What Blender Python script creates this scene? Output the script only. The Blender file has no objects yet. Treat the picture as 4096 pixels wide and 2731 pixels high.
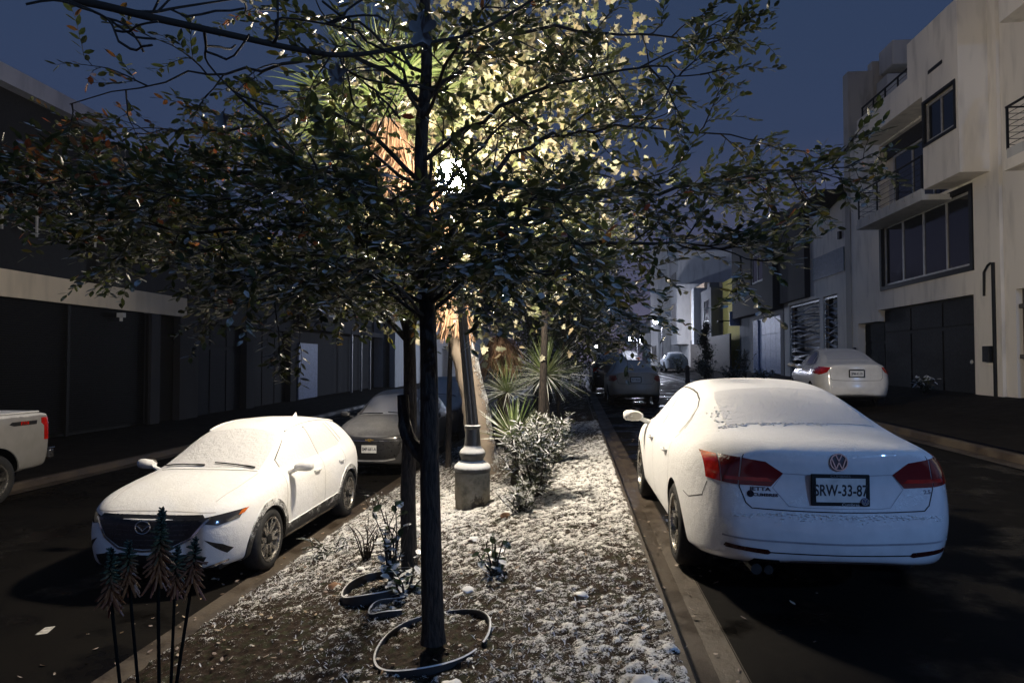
import bpy, bmesh, math, random
from mathutils import Vector, Matrix, noise
from mathutils.bvhtree import BVHTree
from mathutils.geometry import delaunay_2d_cdt
PI = math.pi
random.seed(7)
S = bpy.context.scene
COL = S.collection

# ------------------------------------------------------------------ camera
cam_d = bpy.data.cameras.new('camera')
cam = bpy.data.objects.new('camera', cam_d); COL.objects.link(cam)
CAMH = 1.63
cam.location = (0, 0, CAMH)
cam.rotation_euler = (math.radians(90+1.72), 0, math.radians(5.25))
cam_d.sensor_width = 36; cam_d.lens = 23.5
cam_d.clip_start = 0.05; cam_d.clip_end = 1200
S.camera = cam
# ------------------------------------------------------------------ night sky
W = bpy.data.worlds.new('World'); S.world = W; W.use_nodes = True
wn = W.node_tree.nodes; wl = W.node_tree.links; wn.clear()
wo = wn.new('ShaderNodeOutputWorld'); wb = wn.new('ShaderNodeBackground')
tc = wn.new('ShaderNodeTexCoord'); sx = wn.new('ShaderNodeSeparateXYZ'); rp = wn.new('ShaderNodeValToRGB')
wl.new(tc.outputs['Generated'], sx.inputs[0]); wl.new(sx.outputs['Z'], rp.inputs[0])
e = rp.color_ramp.elements
e[0].position = 0.0; e[0].color = (.130, .115, .170, 1)
e[1].position = .75; e[1].color = (.019, .042, .092, 1)
k = rp.color_ramp.elements.new(.10); k.color = (.085, .085, .145, 1)
k = rp.color_ramp.elements.new(.30); k.color = (.031, .049, .106, 1)
wl.new(rp.outputs[0], wb.inputs[0]); wb.inputs[1].default_value = 1.0
wl.new(wb.outputs[0], wo.inputs[0])
S.view_settings.view_transform = 'Standard'; S.view_settings.look = 'None'
S.view_settings.exposure = 0; S.view_settings.gamma = 1
MAIN_LAMP = 1080.0      # radiance of the near warm globe
FAR_LAMP = 1500.0

# ------------------------------------------------------------------ materials
MATS = {}
def nodes(name):
    m = bpy.data.materials.new(name); m.use_nodes = True
    nt = m.node_tree; b = nt.nodes['Principled BSDF']
    return m, nt, b
def N(nt, t, **kw):
    n = nt.nodes.new(t)
    for k, v in kw.items():
        if k.startswith('i_'): n.inputs[k[2:]].default_value = v
        else: setattr(n, k, v)
    return n
def tex(nt, scale, detail=4, rough=.6, coord='Object'):
    c = N(nt, 'ShaderNodeTexCoord'); n = N(nt, 'ShaderNodeTexNoise')
    n.inputs['Scale'].default_value = scale; n.inputs['Detail'].default_value = detail
    n.inputs['Roughness'].default_value = rough
    nt.links.new(c.outputs[coord], n.inputs['Vector'])
    return n.outputs['Fac']
def ramp(nt, src, stops):
    r = N(nt, 'ShaderNodeValToRGB'); e = r.color_ramp.elements
    while len(e) < len(stops): e.new(.5)
    for q, (p, c) in zip(e, stops):
        q.position = p
        q.color = (c, c, c, 1) if not isinstance(c, tuple) else (*c, 1)
    nt.links.new(src, r.inputs[0]); return r.outputs[0]
def math_(nt, op, a, b=None, c=None):
    m = N(nt, 'ShaderNodeMath', operation=op)
    for i, v in enumerate((a, b, c)):
        if v is None: continue
        if isinstance(v, (int, float)): m.inputs[i].default_value = v
        else: nt.links.new(v, m.inputs[i])
    return m.outputs[0]
def mixc(nt, f, a, b):
    m = N(nt, 'ShaderNodeMix', data_type='RGBA')
    for i, v in ((0, f), (6, a), (7, b)):
        if isinstance(v, tuple): m.inputs[i].default_value = (*v, 1)
        elif isinstance(v, (int, float)): m.inputs[i].default_value = v
        else: nt.links.new(v, m.inputs[i])
    return m.outputs[2]
def bump(nt, b, h, s, d):
    n = N(nt, 'ShaderNodeBump'); n.inputs['Strength'].default_value = s; n.inputs['Distance'].default_value = d
    nt.links.new(h, n.inputs['Height']); nt.links.new(n.outputs[0], b.inputs['Normal'])
def M(name, col, rough=.6, metal=0, var=.15, scale=8, bmp=0, bd=.01, bs=None, emit=0, coat=0, trans=0, spec=None):
    """plain procedural material: base colour broken up by noise, roughness too"""
    if name in MATS: return MATS[name]
    m, nt, b = nodes(name)
    f = tex(nt, scale)
    dk = tuple(c*(1-var*1.6) for c in col); lt = tuple(min(1, c*(1+var)) for c in col)
    nt.links.new(ramp(nt, f, [(.3, dk), (.7, lt)]), b.inputs['Base Color'])
    nt.links.new(ramp(nt, tex(nt, scale*3), [(.3, max(.02, rough-.12)), (.7, min(1, rough+.1))]), b.inputs['Roughness'])
    b.inputs['Metallic'].default_value = metal
    if coat: b.inputs['Coat Weight'].default_value = coat; b.inputs['Coat Roughness'].default_value = .08
    if spec is not None: b.inputs['Specular IOR Level'].default_value = spec
    if bmp: bump(nt, b, tex(nt, bs or scale*4, 5), bmp, bd)
    if emit: b.inputs['Emission Color'].default_value = (*col, 1); b.inputs['Emission Strength'].default_value = emit
    MATS[name] = m; return m
def snowy(name, col, rough, lo, hi, metal=0, coat=0, nscale=40, side=0.0, snow=(.80, .80, .80), amount=.5, bumpd=.004, sidedir=(-1, 0, 0), grain=.22):
    """base finish under a dusting of real snow: lies on faces turned up (and to the windward side)"""
    if name in MATS: return MATS[name]
    m, nt, b = nodes(name)
    g = N(nt, 'ShaderNodeNewGeometry')
    sp = N(nt, 'ShaderNodeSeparateXYZ'); nt.links.new(g.outputs['Normal'], sp.inputs[0])
    up = sp.outputs['Z']
    if side:
        dt = N(nt, 'ShaderNodeVectorMath', operation='DOT_PRODUCT'); nt.links.new(g.outputs['Normal'], dt.inputs[0])
        dt.inputs[1].default_value = sidedir
        up = math_(nt, 'ADD', up, math_(nt, 'MULTIPLY', math_(nt, 'MAXIMUM', dt.outputs['Value'], 0.0), side))
    n1 = tex(nt, nscale, 6, .7); n2 = tex(nt, nscale*.12, 4)
    v = math_(nt, 'ADD', up, math_(nt, 'MULTIPLY', math_(nt, 'SUBTRACT', n1, .5), grain*2))
    v = math_(nt, 'ADD', v, math_(nt, 'MULTIPLY', math_(nt, 'SUBTRACT', n2, .5), amount))
    mr = N(nt, 'ShaderNodeMapRange', interpolation_type='SMOOTHSTEP')
    mr.inputs[1].default_value = lo; mr.inputs[2].default_value = hi
    nt.links.new(v, mr.inputs[0]); f = mr.outputs[0]
    sc = ramp(nt, tex(nt, 3, 5), [(.3, tuple(c*.93 for c in snow)), (.7, snow)])
    bc = ramp(nt, tex(nt, 6, 4), [(.3, tuple(c*.85 for c in col)), (.7, col)])
    nt.links.new(mixc(nt, f, bc, sc), b.inputs['Base Color'])
    r = math_(nt, 'ADD', math_(nt, 'MULTIPLY', f, .92-rough), rough)
    nt.links.new(r, b.inputs['Roughness'])
    if metal: nt.links.new(math_(nt, 'MULTIPLY', math_(nt, 'SUBTRACT', 1.0, f), metal), b.inputs['Metallic'])
    if coat: nt.links.new(math_(nt, 'MULTIPLY', math_(nt, 'SUBTRACT', 1.0, f), coat), b.inputs['Coat Weight'])
    h = math_(nt, 'MULTIPLY', math_(nt, 'ADD', math_(nt, 'MULTIPLY', tex(nt, nscale*2.2, 6, .75), .7), math_(nt, 'MULTIPLY', tex(nt, 14, 4), 1.2)), f)
    bump(nt, b, h, .9, bumpd*1.5)
    MATS[name] = m; return m
def attrmat(name, cols, rough=.7, snow=None, trans=0, lo=.35, hi=.6):
    """leaf material: colour picked by a per-leaf attribute, optional snow on upward faces, translucency"""
    if name in MATS: return MATS[name]
    m, nt, b = nodes(name)
    a = N(nt, 'ShaderNodeAttribute', attribute_name='tint')
    n = len(cols)
    r = ramp(nt, a.outputs['Fac'], [(i/(n-1) if n > 1 else 0, c) for i, c in enumerate(cols)])
    c = r
    if snow:
        g = N(nt, 'ShaderNodeNewGeometry'); sp = N(nt, 'ShaderNodeSeparateXYZ'); nt.links.new(g.outputs['True Normal'], sp.inputs[0])
        v = math_(nt, 'ADD', sp.outputs['Z'], math_(nt, 'MULTIPLY', math_(nt, 'SUBTRACT', tex(nt, 22, 5, .7), .5), 1.3))
        mr = N(nt, 'ShaderNodeMapRange', interpolation_type='SMOOTHSTEP'); mr.inputs[1].default_value = lo; mr.inputs[2].default_value = hi
        nt.links.new(v, mr.inputs[0])
        c = mixc(nt, math_(nt, 'MULTIPLY', mr.outputs[0], snow), r, (.75, .76, .78))
    nt.links.new(c, b.inputs['Base Color']); b.inputs['Roughness'].default_value = rough
    if trans:
        t = N(nt, 'ShaderNodeBsdfTranslucent'); nt.links.new(r, t.inputs[0])
        mx = N(nt, 'ShaderNodeMixShader'); mx.inputs[0].default_value = trans
        nt.links.new(b.outputs[0], mx.inputs[1]); nt.links.new(t.outputs[0], mx.inputs[2])
        out = [q for q in nt.nodes if q.type == 'OUTPUT_MATERIAL'][0]
        nt.links.new(mx.outputs[0], out.inputs[0])
    MATS[name] = m; return m

# ------------------------------------------------------------------ mesh helpers
class MB:
    def __init__(s): s.v = []; s.f = []; s.t = []; s.tint = 0
    def vert(s, p): s.v.append(tuple(p)); s.t.append(s.tint); return len(s.v)-1
    def add(s, vs, fs, mat=None):
        o = len(s.v)
        for p in vs:
            s.v.append(tuple(mat @ Vector(p)) if mat else tuple(p)); s.t.append(s.tint)
        for f in fs: s.f.append(tuple(i+o for i in f))
    def box(s, a, b, bev=0, mat=None):
        x0, y0, z0 = [min(a[i], b[i]) for i in range(3)]; x1, y1, z1 = [max(a[i], b[i]) for i in range(3)]
        if bev <= 0:
            s.add([(x0,y0,z0),(x1,y0,z0),(x1,y1,z0),(x0,y1,z0),(x0,y0,z1),(x1,y0,z1),(x1,y1,z1),(x0,y1,z1)],
                  [(0,3,2,1),(4,5,6,7),(0,1,5,4),(1,2,6,5),(2,3,7,6),(3,0,4,7)], mat); return
        B = min(bev, (x1-x0)*.45, (y1-y0)*.45, (z1-z0)*.45); vs = []; idx = {}
        for ix in (0, 1):
            for iy in (0, 1):
                for iz in (0, 1):
                    p = [(x0, x1)[ix], (y0, y1)[iy], (z0, z1)[iz]]; sg = [1-2*ix, 1-2*iy, 1-2*iz]
                    for ax in range(3):
                        q = [p[i]+(sg[i]*B if i != ax else 0) for i in range(3)]
                        idx[(ix, iy, iz, ax)] = len(vs); vs.append(q)
        fs = []
        for ax in range(3):
            o1, o2 = [(1, 2), (0, 2), (0, 1)][ax]
            for sd in (0, 1):
                r = []
                for a1, a2 in ((0,0),(1,0),(1,1),(0,1)):
                    k = [0,0,0]; k[ax] = sd; k[o1] = a1; k[o2] = a2; r.append(idx[(*k, ax)])
                fs.append(r)
        for ax in range(3):
            o1, o2 = [(1, 2), (0, 2), (0, 1)][ax]
            for a1 in (0, 1):
                for a2 in (0, 1):
                    k0 = [0,0,0]; k0[o1] = a1; k0[o2] = a2; k1 = list(k0); k1[ax] = 1
                    fs.append([idx[(*k0, o1)], idx[(*k0, o2)], idx[(*k1, o2)], idx[(*k1, o1)]])
        for k in [(a, b_, c) for a in (0,1) for b_ in (0,1) for c in (0,1)]:
            fs.append([idx[(*k, 0)], idx[(*k, 1)], idx[(*k, 2)]])
        s.add(vs, fs, mat)
    def tube(s, pts, rad, n=8, cap=True):
        pts = [Vector(p) for p in pts]
        if not hasattr(rad, '__len__'): rad = [rad]*len(pts)
        rings = []; up = Vector((0, 0, 1))
        for i, p in enumerate(pts):
            d = (pts[min(i+1, len(pts)-1)]-pts[max(i-1, 0)])
            if d.length < 1e-9: d = Vector((0, 0, 1))
            d.normalize()
            if abs(d.dot(up)) > .95: a = d.cross(Vector((1, 0, 0)))
            else: a = d.cross(up)
            a.normalize(); b = d.cross(a)
            rings.append([s.vert(p+(a*math.cos(2*PI*k/n)+b*math.sin(2*PI*k/n))*rad[i]) for k in range(n)])
        for i in range(len(rings)-1):
            for k in range(n):
                s.f.append((rings[i][k], rings[i][(k+1) % n], rings[i+1][(k+1) % n], rings[i+1][k]))
        if cap: s.f.append(tuple(rings[0][::-1])); s.f.append(tuple(rings[-1]))
    def lathe(s, prof, n=24, mat=None, cap=True):
        o = []; vs = []; fs = []
        for (r, z) in prof:
            o.append(len(vs)); vs += [(r*math.cos(2*PI*k/n), r*math.sin(2*PI*k/n), z) for k in range(n)]
        for i in range(len(prof)-1):
            for k in range(n):
                fs.append((o[i]+k, o[i]+(k+1) % n, o[i+1]+(k+1) % n, o[i+1]+k))
        if cap: fs.append(tuple(range(n))[::-1]); fs.append(tuple(o[-1]+k for k in range(n)))
        s.add(vs, fs, mat)
    def prism(s, poly, axis, a, b):
        """2-D polygon extruded along axis between a and b"""
        def p3(p, t):
            return {'x': (t, p[0], p[1]), 'y': (p[0], t, p[1]), 'z': (p[0], p[1], t)}[axis]
        n = len(poly); vs = [p3(p, a) for p in poly]+[p3(p, b) for p in poly]
        s.add(vs, [tuple(range(n))[::-1], tuple(range(n, 2*n))]+[(i, (i+1) % n, n+(i+1) % n, n+i) for i in range(n)])
    def build(s, name, mat, parent=None, smooth=False, attr=False, loc=None):
        me = bpy.data.meshes.new(name); me.from_pydata(s.v, [], s.f); me.update()
        if isinstance(mat, (list, tuple)):
            for q in mat: me.materials.append(q)
        else: me.materials.append(mat)
        if attr:
            at = me.attributes.new('tint', 'FLOAT', 'POINT'); at.data.foreach_set('value', s.t)
        bm = bmesh.new(); bm.from_mesh(me); bmesh.ops.recalc_face_normals(bm, faces=bm.faces) if not attr else None
        bm.to_mesh(me); bm.free()
        if smooth: me.polygons.foreach_set('use_smooth', [True]*len(me.polygons))
        o = bpy.data.objects.new(name, me); COL.objects.link(o)
        if parent: o.parent = parent
        if loc: o.location = loc
        if smooth == 'auto':
            pass
        return o
def autosmooth(o, ang=40):
    me = o.data
    bm = bmesh.new(); bm.from_mesh(me); c = math.radians(ang)
    for f in bm.faces: f.smooth = True
    for ed in bm.edges:
        if len(ed.link_faces) == 2 and ed.calc_face_angle(0) > c: ed.smooth = False
    bm.to_mesh(me); bm.free(); return o
def thing(name, label, cat, loc=(0, 0, 0), rz=0, group=None):
    o = bpy.data.objects.new(name, None); COL.objects.link(o); o.empty_display_size = .2
    o.location = loc; o.rotation_euler = (0, 0, rz)
    o['label'] = label; o['category'] = cat
    if group: o['group'] = group
    return o
def tag(o, label, cat, group=None, kind=None):
    o['label'] = label; o['category'] = cat
    if group: o['group'] = group
    if kind: o['kind'] = kind
    return o
def structure(o): o['kind'] = 'structure'; return o
def text_mesh(txt, size, name, mat, parent, mtx, extrude=.002, sx=1.0, bold=0):
    cu = bpy.data.curves.new(name, 'FONT'); cu.body = txt; cu.size = size; cu.extrude = extrude
    cu.align_x = 'CENTER'; cu.align_y = 'CENTER'; cu.offset = bold; cu.resolution_u = 3
    t = bpy.data.objects.new(name, cu); COL.objects.link(t)
    dg = bpy.context.evaluated_depsgraph_get(); dg.update()
    me = bpy.data.meshes.new_from_object(t.evaluated_get(dg)); bpy.data.objects.remove(t); bpy.data.curves.remove(cu)
    me.materials.clear(); me.materials.append(mat)
    me.transform(mtx @ Matrix.Diagonal((sx, 1, 1, 1)))
    o = bpy.data.objects.new(name, me); COL.objects.link(o); o.parent = parent; return o

# ------------------------------------------------------------------ ground heights
KR, KL, KFR, KFL = .60, -3.12, 6.4, -9.9       # kerb lines: median right / left, far right, far left
def zroad(x, y):                 # road on the right: climbs away and to the right
    return .012*(min(max(y, -20), 95)-5.5)+.018*(x-.9)
ZL = -.66                        # road on the left
def zl(x, y): return ZL+.0095*max(0, min(y, 95)-18)
def gz(x, y):
    a = zroad(KR, y)+.13; b = zl(0, y)+.12
    t = (x-KL)/(KR-KL)
    return b+(a-b)*t+.07*4*t*(1-t)
def zwalk(x, y):                 # pavement and driveway ramps in front of the right houses
    a = zroad(KFR, y)+.14; b = .60+.009*(min(y, 95)-12)+.12
    t = min(1, max(0, (x-KFR)/4.1)); b = max(b, a+.05)
    return a+(b-a)*t
def grid(name, xs, ys, zf, mat, parent=None):
    m = MB()
    for y in ys:
        for x in xs: m.vert((x, y, zf(x, y)))
    n = len(xs)
    for j in range(len(ys)-1):
        for i in range(n-1):
            m.f.append((j*n+i, j*n+i+1, (j+1)*n+i+1, (j+1)*n+i))
    return m.build(name, mat, parent, smooth=True)
def lin(a, b, n): return [a+(b-a)*i/(n-1) for i in range(n)]

# ------------------------------------------------------------------ setting: roads, kerbs, pavements
def asphalt():
    m, nt, b = nodes('asphalt')
    n1 = tex(nt, 1.1, 5, .6); n2 = tex(nt, 160, 3); n3 = tex(nt, 9, 6, .7)
    c = ramp(nt, n1, [(.3, (.003, .0027, .0024)), (.7, (.0085, .0072, .006))])
    c = mixc(nt, ramp(nt, n3, [(.62, 0.0), (.74, .6)]), c, (.026, .020, .015))
    nt.links.new(c, b.inputs['Base Color'])
    nt.links.new(ramp(nt, n1, [(.40, .26), (.52, .82)]), b.inputs['Roughness'])
    b.inputs['Specular IOR Level'].default_value = .09
    bump(nt, b, math_(nt, 'ADD', math_(nt, 'MULTIPLY', n2, .6), n3), .5, .006)
    return m
ASPH = asphalt()
def concrete():
    m, nt, b = nodes('kerb_concrete')
    n1 = tex(nt, 2.2, 6, .65); n3 = tex(nt, 26, 5, .7)
    c = ramp(nt, n1, [(.3, (.020, .014, .009)), (.5, (.052, .038, .026)), (.72, (.09, .072, .052))])
    c = mixc(nt, ramp(nt, n3, [(.55, 0.0), (.68, .75)]), c, (.055, .040, .028))
    nt.links.new(c, b.inputs['Base Color'])
    nt.links.new(ramp(nt, n1, [(.4, .42), (.65, .8)]), b.inputs['Roughness'])
    bump(nt, b, n3, .6, .01)
    return m
CONC = concrete()
ys_r = lin(-14, 60, 75)+lin(64, 420, 40)
structure(grid('road', lin(KR+.30, KFR-.3, 9), ys_r, zroad, ASPH))
structure(grid('road', lin(KFL+.3, KL-.30, 9), ys_r, zl, ASPH))
def strip(name, prof, x0, zf, ys, mat):
    m = MB()
    n = len(prof)
    for y in ys:
        for dx, dz in prof:
            x = x0+dx; m.vert((x, y, zf(x0, y)+dz))
    for j in range(len(ys)-1):
        for i in range(n-1): m.f.append((j*n+i, j*n+i+1, (j+1)*n+i+1, (j+1)*n+i))
    return m.build(name, mat)
ys_k = lin(-14, 100, 230)+lin(104, 420, 30)
# kerb and gutter beside the median and along the far pavements
def kp(s): return [(-.13*s, .125), (-.02*s, .128), (0, .10), (.015*s, .006), (.16*s, -.012), (.31*s, .006)]
structure(strip('kerb', kp(1), KR, zroad, ys_k, CONC))
structure(strip('kerb', kp(-1), KL, zl, ys_k, CONC))
structure(strip('kerb', kp(-1), KFR, zroad, ys_k, CONC))
structure(strip('kerb', kp(1), KFL, zl, ys_k, CONC))
PAVE = M('pavement_concrete', (.013, .0105, .0085), .85, spec=.12, var=.3, scale=1.5, bmp=.3, bd=.01, bs=30)
structure(grid('pavement', lin(KFR+.13, 11.2, 8), lin(-14, 100, 80)+lin(110, 420, 12), zwalk, PAVE))
structure(grid('pavement', lin(-14.6, KFL-.13, 5), lin(-14, 100, 60)+lin(110, 420, 12), lambda x, y: zl(x, y)+.125+(KFL-x)*.01, PAVE))
g = MB(); g.add([(-900, -60, -1.6), (900, -60, -1.6), (900, 1000, -1.6), (-900, 1000, -1.6)], [(0, 1, 2, 3)])
structure(g.build('ground', M('distant_ground', (.05, .045, .04), .9)))
# short white lane mark on the left road
mk = MB(); q = [(-5.02, 4.93), (-4.92, 4.93), (-4.92, 5.22), (-5.02, 5.22)]
mk.add([(x, y, zl(x, y)+.004) for x, y in [(-4.5, 5.28), (-4.42, 5.32), (-4.47, 5.47), (-4.54, 5.44)]], [(0, 1, 2, 3)])
structure(mk.build('road_marking', M('road_paint', (.55, .53, .48), .7, var=.3, scale=30)))

# median: soil with clods and grass under patchy snow -- real relief, snow attribute from the relief
def soilmat():
    m, nt, b = nodes('snowy_soil')
    a = N(nt, 'ShaderNodeAttribute', attribute_name='tint').outputs['Fac']
    f = tex(nt, 85, 6, .75); f2 = tex(nt, 24, 5, .7)
    v = math_(nt, 'ADD', a, math_(nt, 'MULTIPLY', math_(nt, 'SUBTRACT', f, .5), 1.25))
    v = math_(nt, 'ADD', v, math_(nt, 'MULTIPLY', math_(nt, 'SUBTRACT', f2, .5), .75))
    s = ramp(nt, v, [(.47, 0.0), (.54, 1.0)])
    soil = ramp(nt, tex(nt, 45, 6, .7), [(.3, (.010, .006, .004)), (.55, (.032, .018, .010)), (.75, (.075, .043, .024))])
    soil = mixc(nt, ramp(nt, tex(nt, 13, 4), [(.5, 0.0), (.62, .7)]), soil, (.035, .042, .016))
    nt.links.new(mixc(nt, s, soil, (.76, .75, .73)), b.inputs['Base Color'])
    b.inputs['Roughness'].default_value = .9; b.inputs['Specular IOR Level'].default_value = .25
    bump(nt, b, math_(nt, 'ADD', math_(nt, 'ADD', f, f2), s), .9, .012)
    return m
SOIL = soilmat()
def cover(x, y):
    """how much snow lies: less under the tree and down the left slope"""
    t = (x-KL)/(KR-KL)
    c = .40+.075*t
    c += .10*math.exp(-((y-8.5)/2.2)**2)
    if y < 5.6: c -= .17*max(0, min(1, (.54-t)/.25))*min(1, (5.9-y)/1.2)
    c += .12*noise.noise(Vector((x*.9, y*.7, 3)))
    c -= .22*math.exp(-(((x+.82)/.45)**2+((y-3.9)/.4)**2))
    c -= .15*math.exp(-(((x+1.3)/.6)**2+((y-10.2)/.7)**2))
    return c
def median():
    m = MB(); rows = []
    ys = []; y = 1.2
    while y < 60:
        ys.append(y); y += .017 if y < 5 else .024 if y < 9 else .06 if y < 16 else .3
    ys += lin(60, 420, 40)
    ys = lin(-14, 1.1, 20)+ys
    nx = 180; xs = lin(KL+.10, KR-.015, nx)
    for y in ys:
        far = y > 16 or y < 1.2
        for x in xs:
            z = gz(x, y)
            if not far:
                v = Vector((x*13, y*13, 0)); n1 = noise.fractal(v, .8, 2.2, 3); n2 = noise.noise(Vector((x*32, y*32, 5)))
                n3 = noise.noise(Vector((x*4, y*4, 9)))
                h = n1*.5+n2*.35+n3*.2
                edge = min(1, (KR-.015-x)/.05, (x-KL-.10)/.06)
                dz = (h*.046+.012)*edge-.02*(1-max(0, edge))
                m.tint = cover(x, y)+h*.46
            else:
                dz = .01; m.tint = cover(x, y)+.25*noise.noise(Vector((x*6, y*3, 2)))-(.12 if y > 16 else 0)
            m.vert((x, y, z+dz-.004*0))
    for j in range(len(ys)-1):
        for i in range(nx-1): m.f.append((j*nx+i, j*nx+i+1, (j+1)*nx+i+1, (j+1)*nx+i))
    o = m.build('median_ground', SOIL, smooth=True, attr=True); structure(o)
median()

# ------------------------------------------------------------------ houses
def cellwall(m, x, thick, y0, y1, z0, z1, ops, mats=None):
    """wall in the plane X=x (street side), body going away by thick, with rectangular openings (ya,yb,za,zb)"""
    Y = sorted({y0, y1, *[min(max(o[0], y0), y1) for o in ops], *[min(max(o[1], y0), y1) for o in ops]})
    Z = sorted({z0, z1, *[min(max(o[2], z0), z1) for o in ops], *[min(max(o[3], z0), z1) for o in ops]})
    def solid(i, j):
        if i < 0 or j < 0 or i >= len(Y)-1 or j >= len(Z)-1: return False
        a = (Y[i]+Y[i+1])/2; b = (Z[j]+Z[j+1])/2
        return not any(o[0] < a < o[1] and o[2] < b < o[3] for o in ops)
    for i in range(len(Y)-1):
        for j in range(len(Z)-1):
            if not solid(i, j): continue
            a, b, c, d = Y[i], Y[i+1], Z[j], Z[j+1]; X = x+thick
            m.add([(x, a, c), (x, b, c), (x, b, d), (x, a, d)], [(0, 1, 2, 3)])
            m.add([(X, a, c), (X, b, c), (X, b, d), (X, a, d)], [(0, 3, 2, 1)])
            if not solid(i-1, j): m.add([(x, a, c), (X, a, c), (X, a, d), (x, a, d)], [(0, 1, 2, 3)])
            if not solid(i+1, j): m.add([(x, b, c), (X, b, c), (X, b, d), (x, b, d)], [(0, 1, 2, 3)])
            if not solid(i, j-1): m.add([(x, a, c), (X, a, c), (X, b, c), (x, b, c)], [(0, 1, 2, 3)])
            if not solid(i, j+1): m.add([(x, a, d), (X, a, d), (X, b, d), (x, b, d)], [(0, 1, 2, 3)])
def stucco(name, col, stain=.45):
    if name in MATS: return MATS[name]
    m, nt, b = nodes(name)
    c = N(nt, 'ShaderNodeTexCoord'); mp = N(nt, 'ShaderNodeMapping'); mp.inputs['Scale'].default_value = (1, 1, .22)
    nt.links.new(c.outputs['Object'], mp.inputs[0]); n = N(nt, 'ShaderNodeTexNoise'); n.inputs['Scale'].default_value = 3.2; n.inputs['Detail'].default_value = 8
    nt.links.new(mp.outputs[0], n.inputs[0])
    k = mixc(nt, ramp(nt, n.outputs['Fac'], [(.5, 0.0), (.72, stain)]), col, tuple(q*.45 for q in col))
    k = mixc(nt, ramp(nt, tex(nt, 5, 8, .75), [(.66, 0.0), (.72, .7)]), k, tuple(q*.3 for q in col))
    nt.links.new(k, b.inputs['Base Color']); b.inputs['Roughness'].default_value = .85
    bump(nt, b, tex(nt, 70, 5), .35, .01)
    MATS[name] = m; return m
GLASS = M('dark_glass', (.012, .014, .018), .09, var=.1, scale=1, spec=.6)
ALU = M('window_frame_metal', (.42, .41, .39), .4, .2)
BLK = M('black_paint', (.010, .010, .010), .6, spec=.3)
def window(parent, x, y0, y1, z0, z1, nm=2, inset=.12, fr=.05, mat=None, sgn=1, dark=None, name='window'):
    """frame with mullions at X=x+inset, one pane sheet behind it; sgn +1: street is on the -X side"""
    m = MB(); xi = x+sgn*inset; mat = mat or ALU
    xa, xb = sorted((xi, xi+sgn*.05))
    m.box((xa, y0, z0), (xb, y1, z0+fr)); m.box((xa, y0, z1-fr), (xb, y1, z1))
    for i in range(nm+1):
        yc = y0+(y1-y0)*i/nm; a = max(y0, yc-fr/2); b = min(y1, yc+fr/2)
        if i == 0: b = y0+fr
        if i == nm: a = y1-fr
        m.box((xa+.002, a, z0+fr), (xb-.002, b, z1-fr))
    w = m.build(name, mat, parent)
    p = MB(); px = xi+sgn*.03; p.box((px, y0+fr*.5, z0+fr*.5), (px+sgn*.012, y1-fr*.5, z1-fr*.5))
    p.build('pane', dark or GLASS, w)
    return w
def railing(parent, x, y0, y1, z0, h=.85, bars=5, posts=3, depth=None, mat=None, sgn=1):
    m = MB(); mat = mat or BLK
    for i in range(posts):
        y = y0+(y1-y0)*i/(posts-1); m.box((x-.02, y-.025, z0), (x+.02, y+.025, z0+h))
    m.box((x-.028, y0-.03, z0+h), (x+.028, y1+.03, z0+h+.035))
    for k in range(bars):
        z = z0+h*(k+.7)/(bars+.6); m.tube([(x, y0, z), (x, y1, z)], .008, 5)
    if depth:
        for yy in (y0, y1):
            m.box((x, yy-.02, z0+h), (x+sgn*depth, yy+.02, z0+h+.03))
            for k in range(bars):
                z = z0+h*(k+.7)/(bars+.6); m.tube([(x, yy, z), (x+sgn*depth, yy, z)], .008, 5)
    return m.build('railing', mat, parent)
X = 10.5
CREAM = stucco('cream_stucco', (.80, .75, .67)); GREYS = stucco('grey_stucco', (.20, .20, .205)); CHAR = stucco('charcoal_stucco', (.022, .022, .025))
WHT = stucco('white_stucco', (.52, .52, .51)); YEL = stucco('yellow_stucco', (.62, .50, .12), .2); BEIGE = stucco('beige_stucco', (.60, .46, .32), .2)
DGATE = M('dark_gate_paint', (.014, .015, .018), .75, spec=.25)
OLD = stucco('weathered_stucco', (.46, .43, .38), .8)
# --- cream three-storey house with the dark frame window
H1 = thing('house', 'cream three storey house with a four pane black framed window over a dark garage', 'house', (X, 22, .5))
def loc(m, name, mat, parent, smooth=False):
    o = m.build(name, mat, parent, smooth)
    o.location = -parent.location if parent.rotation_euler.z == 0 else (0, 0, 0); return o
def B(parent, name, mat, boxes, bev=0):
    m = MB()
    for a, b in boxes: m.box(a, b, bev)
    return loc(m, name, mat, parent)
def W_(parent, *a, **k):
    w = window(parent, *a, **k); w.location = -parent.location; return w
y0, y1 = 18.5, 26.8
m = MB()
gar = (18.6, 24.15, .2, 3.40); gar2 = (24.15, 25.8, .2, 3.02)
win = (18.62, 23.75, 4.14, 6.22); door3 = (19.52, 23.9, 6.45, 9.05)
cellwall(m, X, .3, y0, 26.3, .3, 9.0, [gar, gar2, win, door3])
m.box((X+.3, y0+.02, .3), (X+9, y1-.02, 8.9))
loc(m, 'wall', CREAM, H1)
B(H1, 'parapet', CREAM, [((X-.747, 17.76, 10.2), (X-.5, 20.3, 10.9)), ((X, 20.3, 9.0), (X+.25, 26.3, 9.9)), ((X-.497, 17.76, 10.2), (X+8.9, 17.96, 10.9))])
B(H1, 'canopy_band', CREAM, [((X-.75, 19.51, 9.05), (X-.003, 23.8, 9.9)), ((X-.747, 19.51, 9.903), (X-.5, 20.3, 10.198))])
bay = MB(); cellwall(bay, X-.75, .12, 17.75, 19.5, 6.42, 10.2, [(17.9, 19.44, 7.66, 8.78)])
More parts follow.
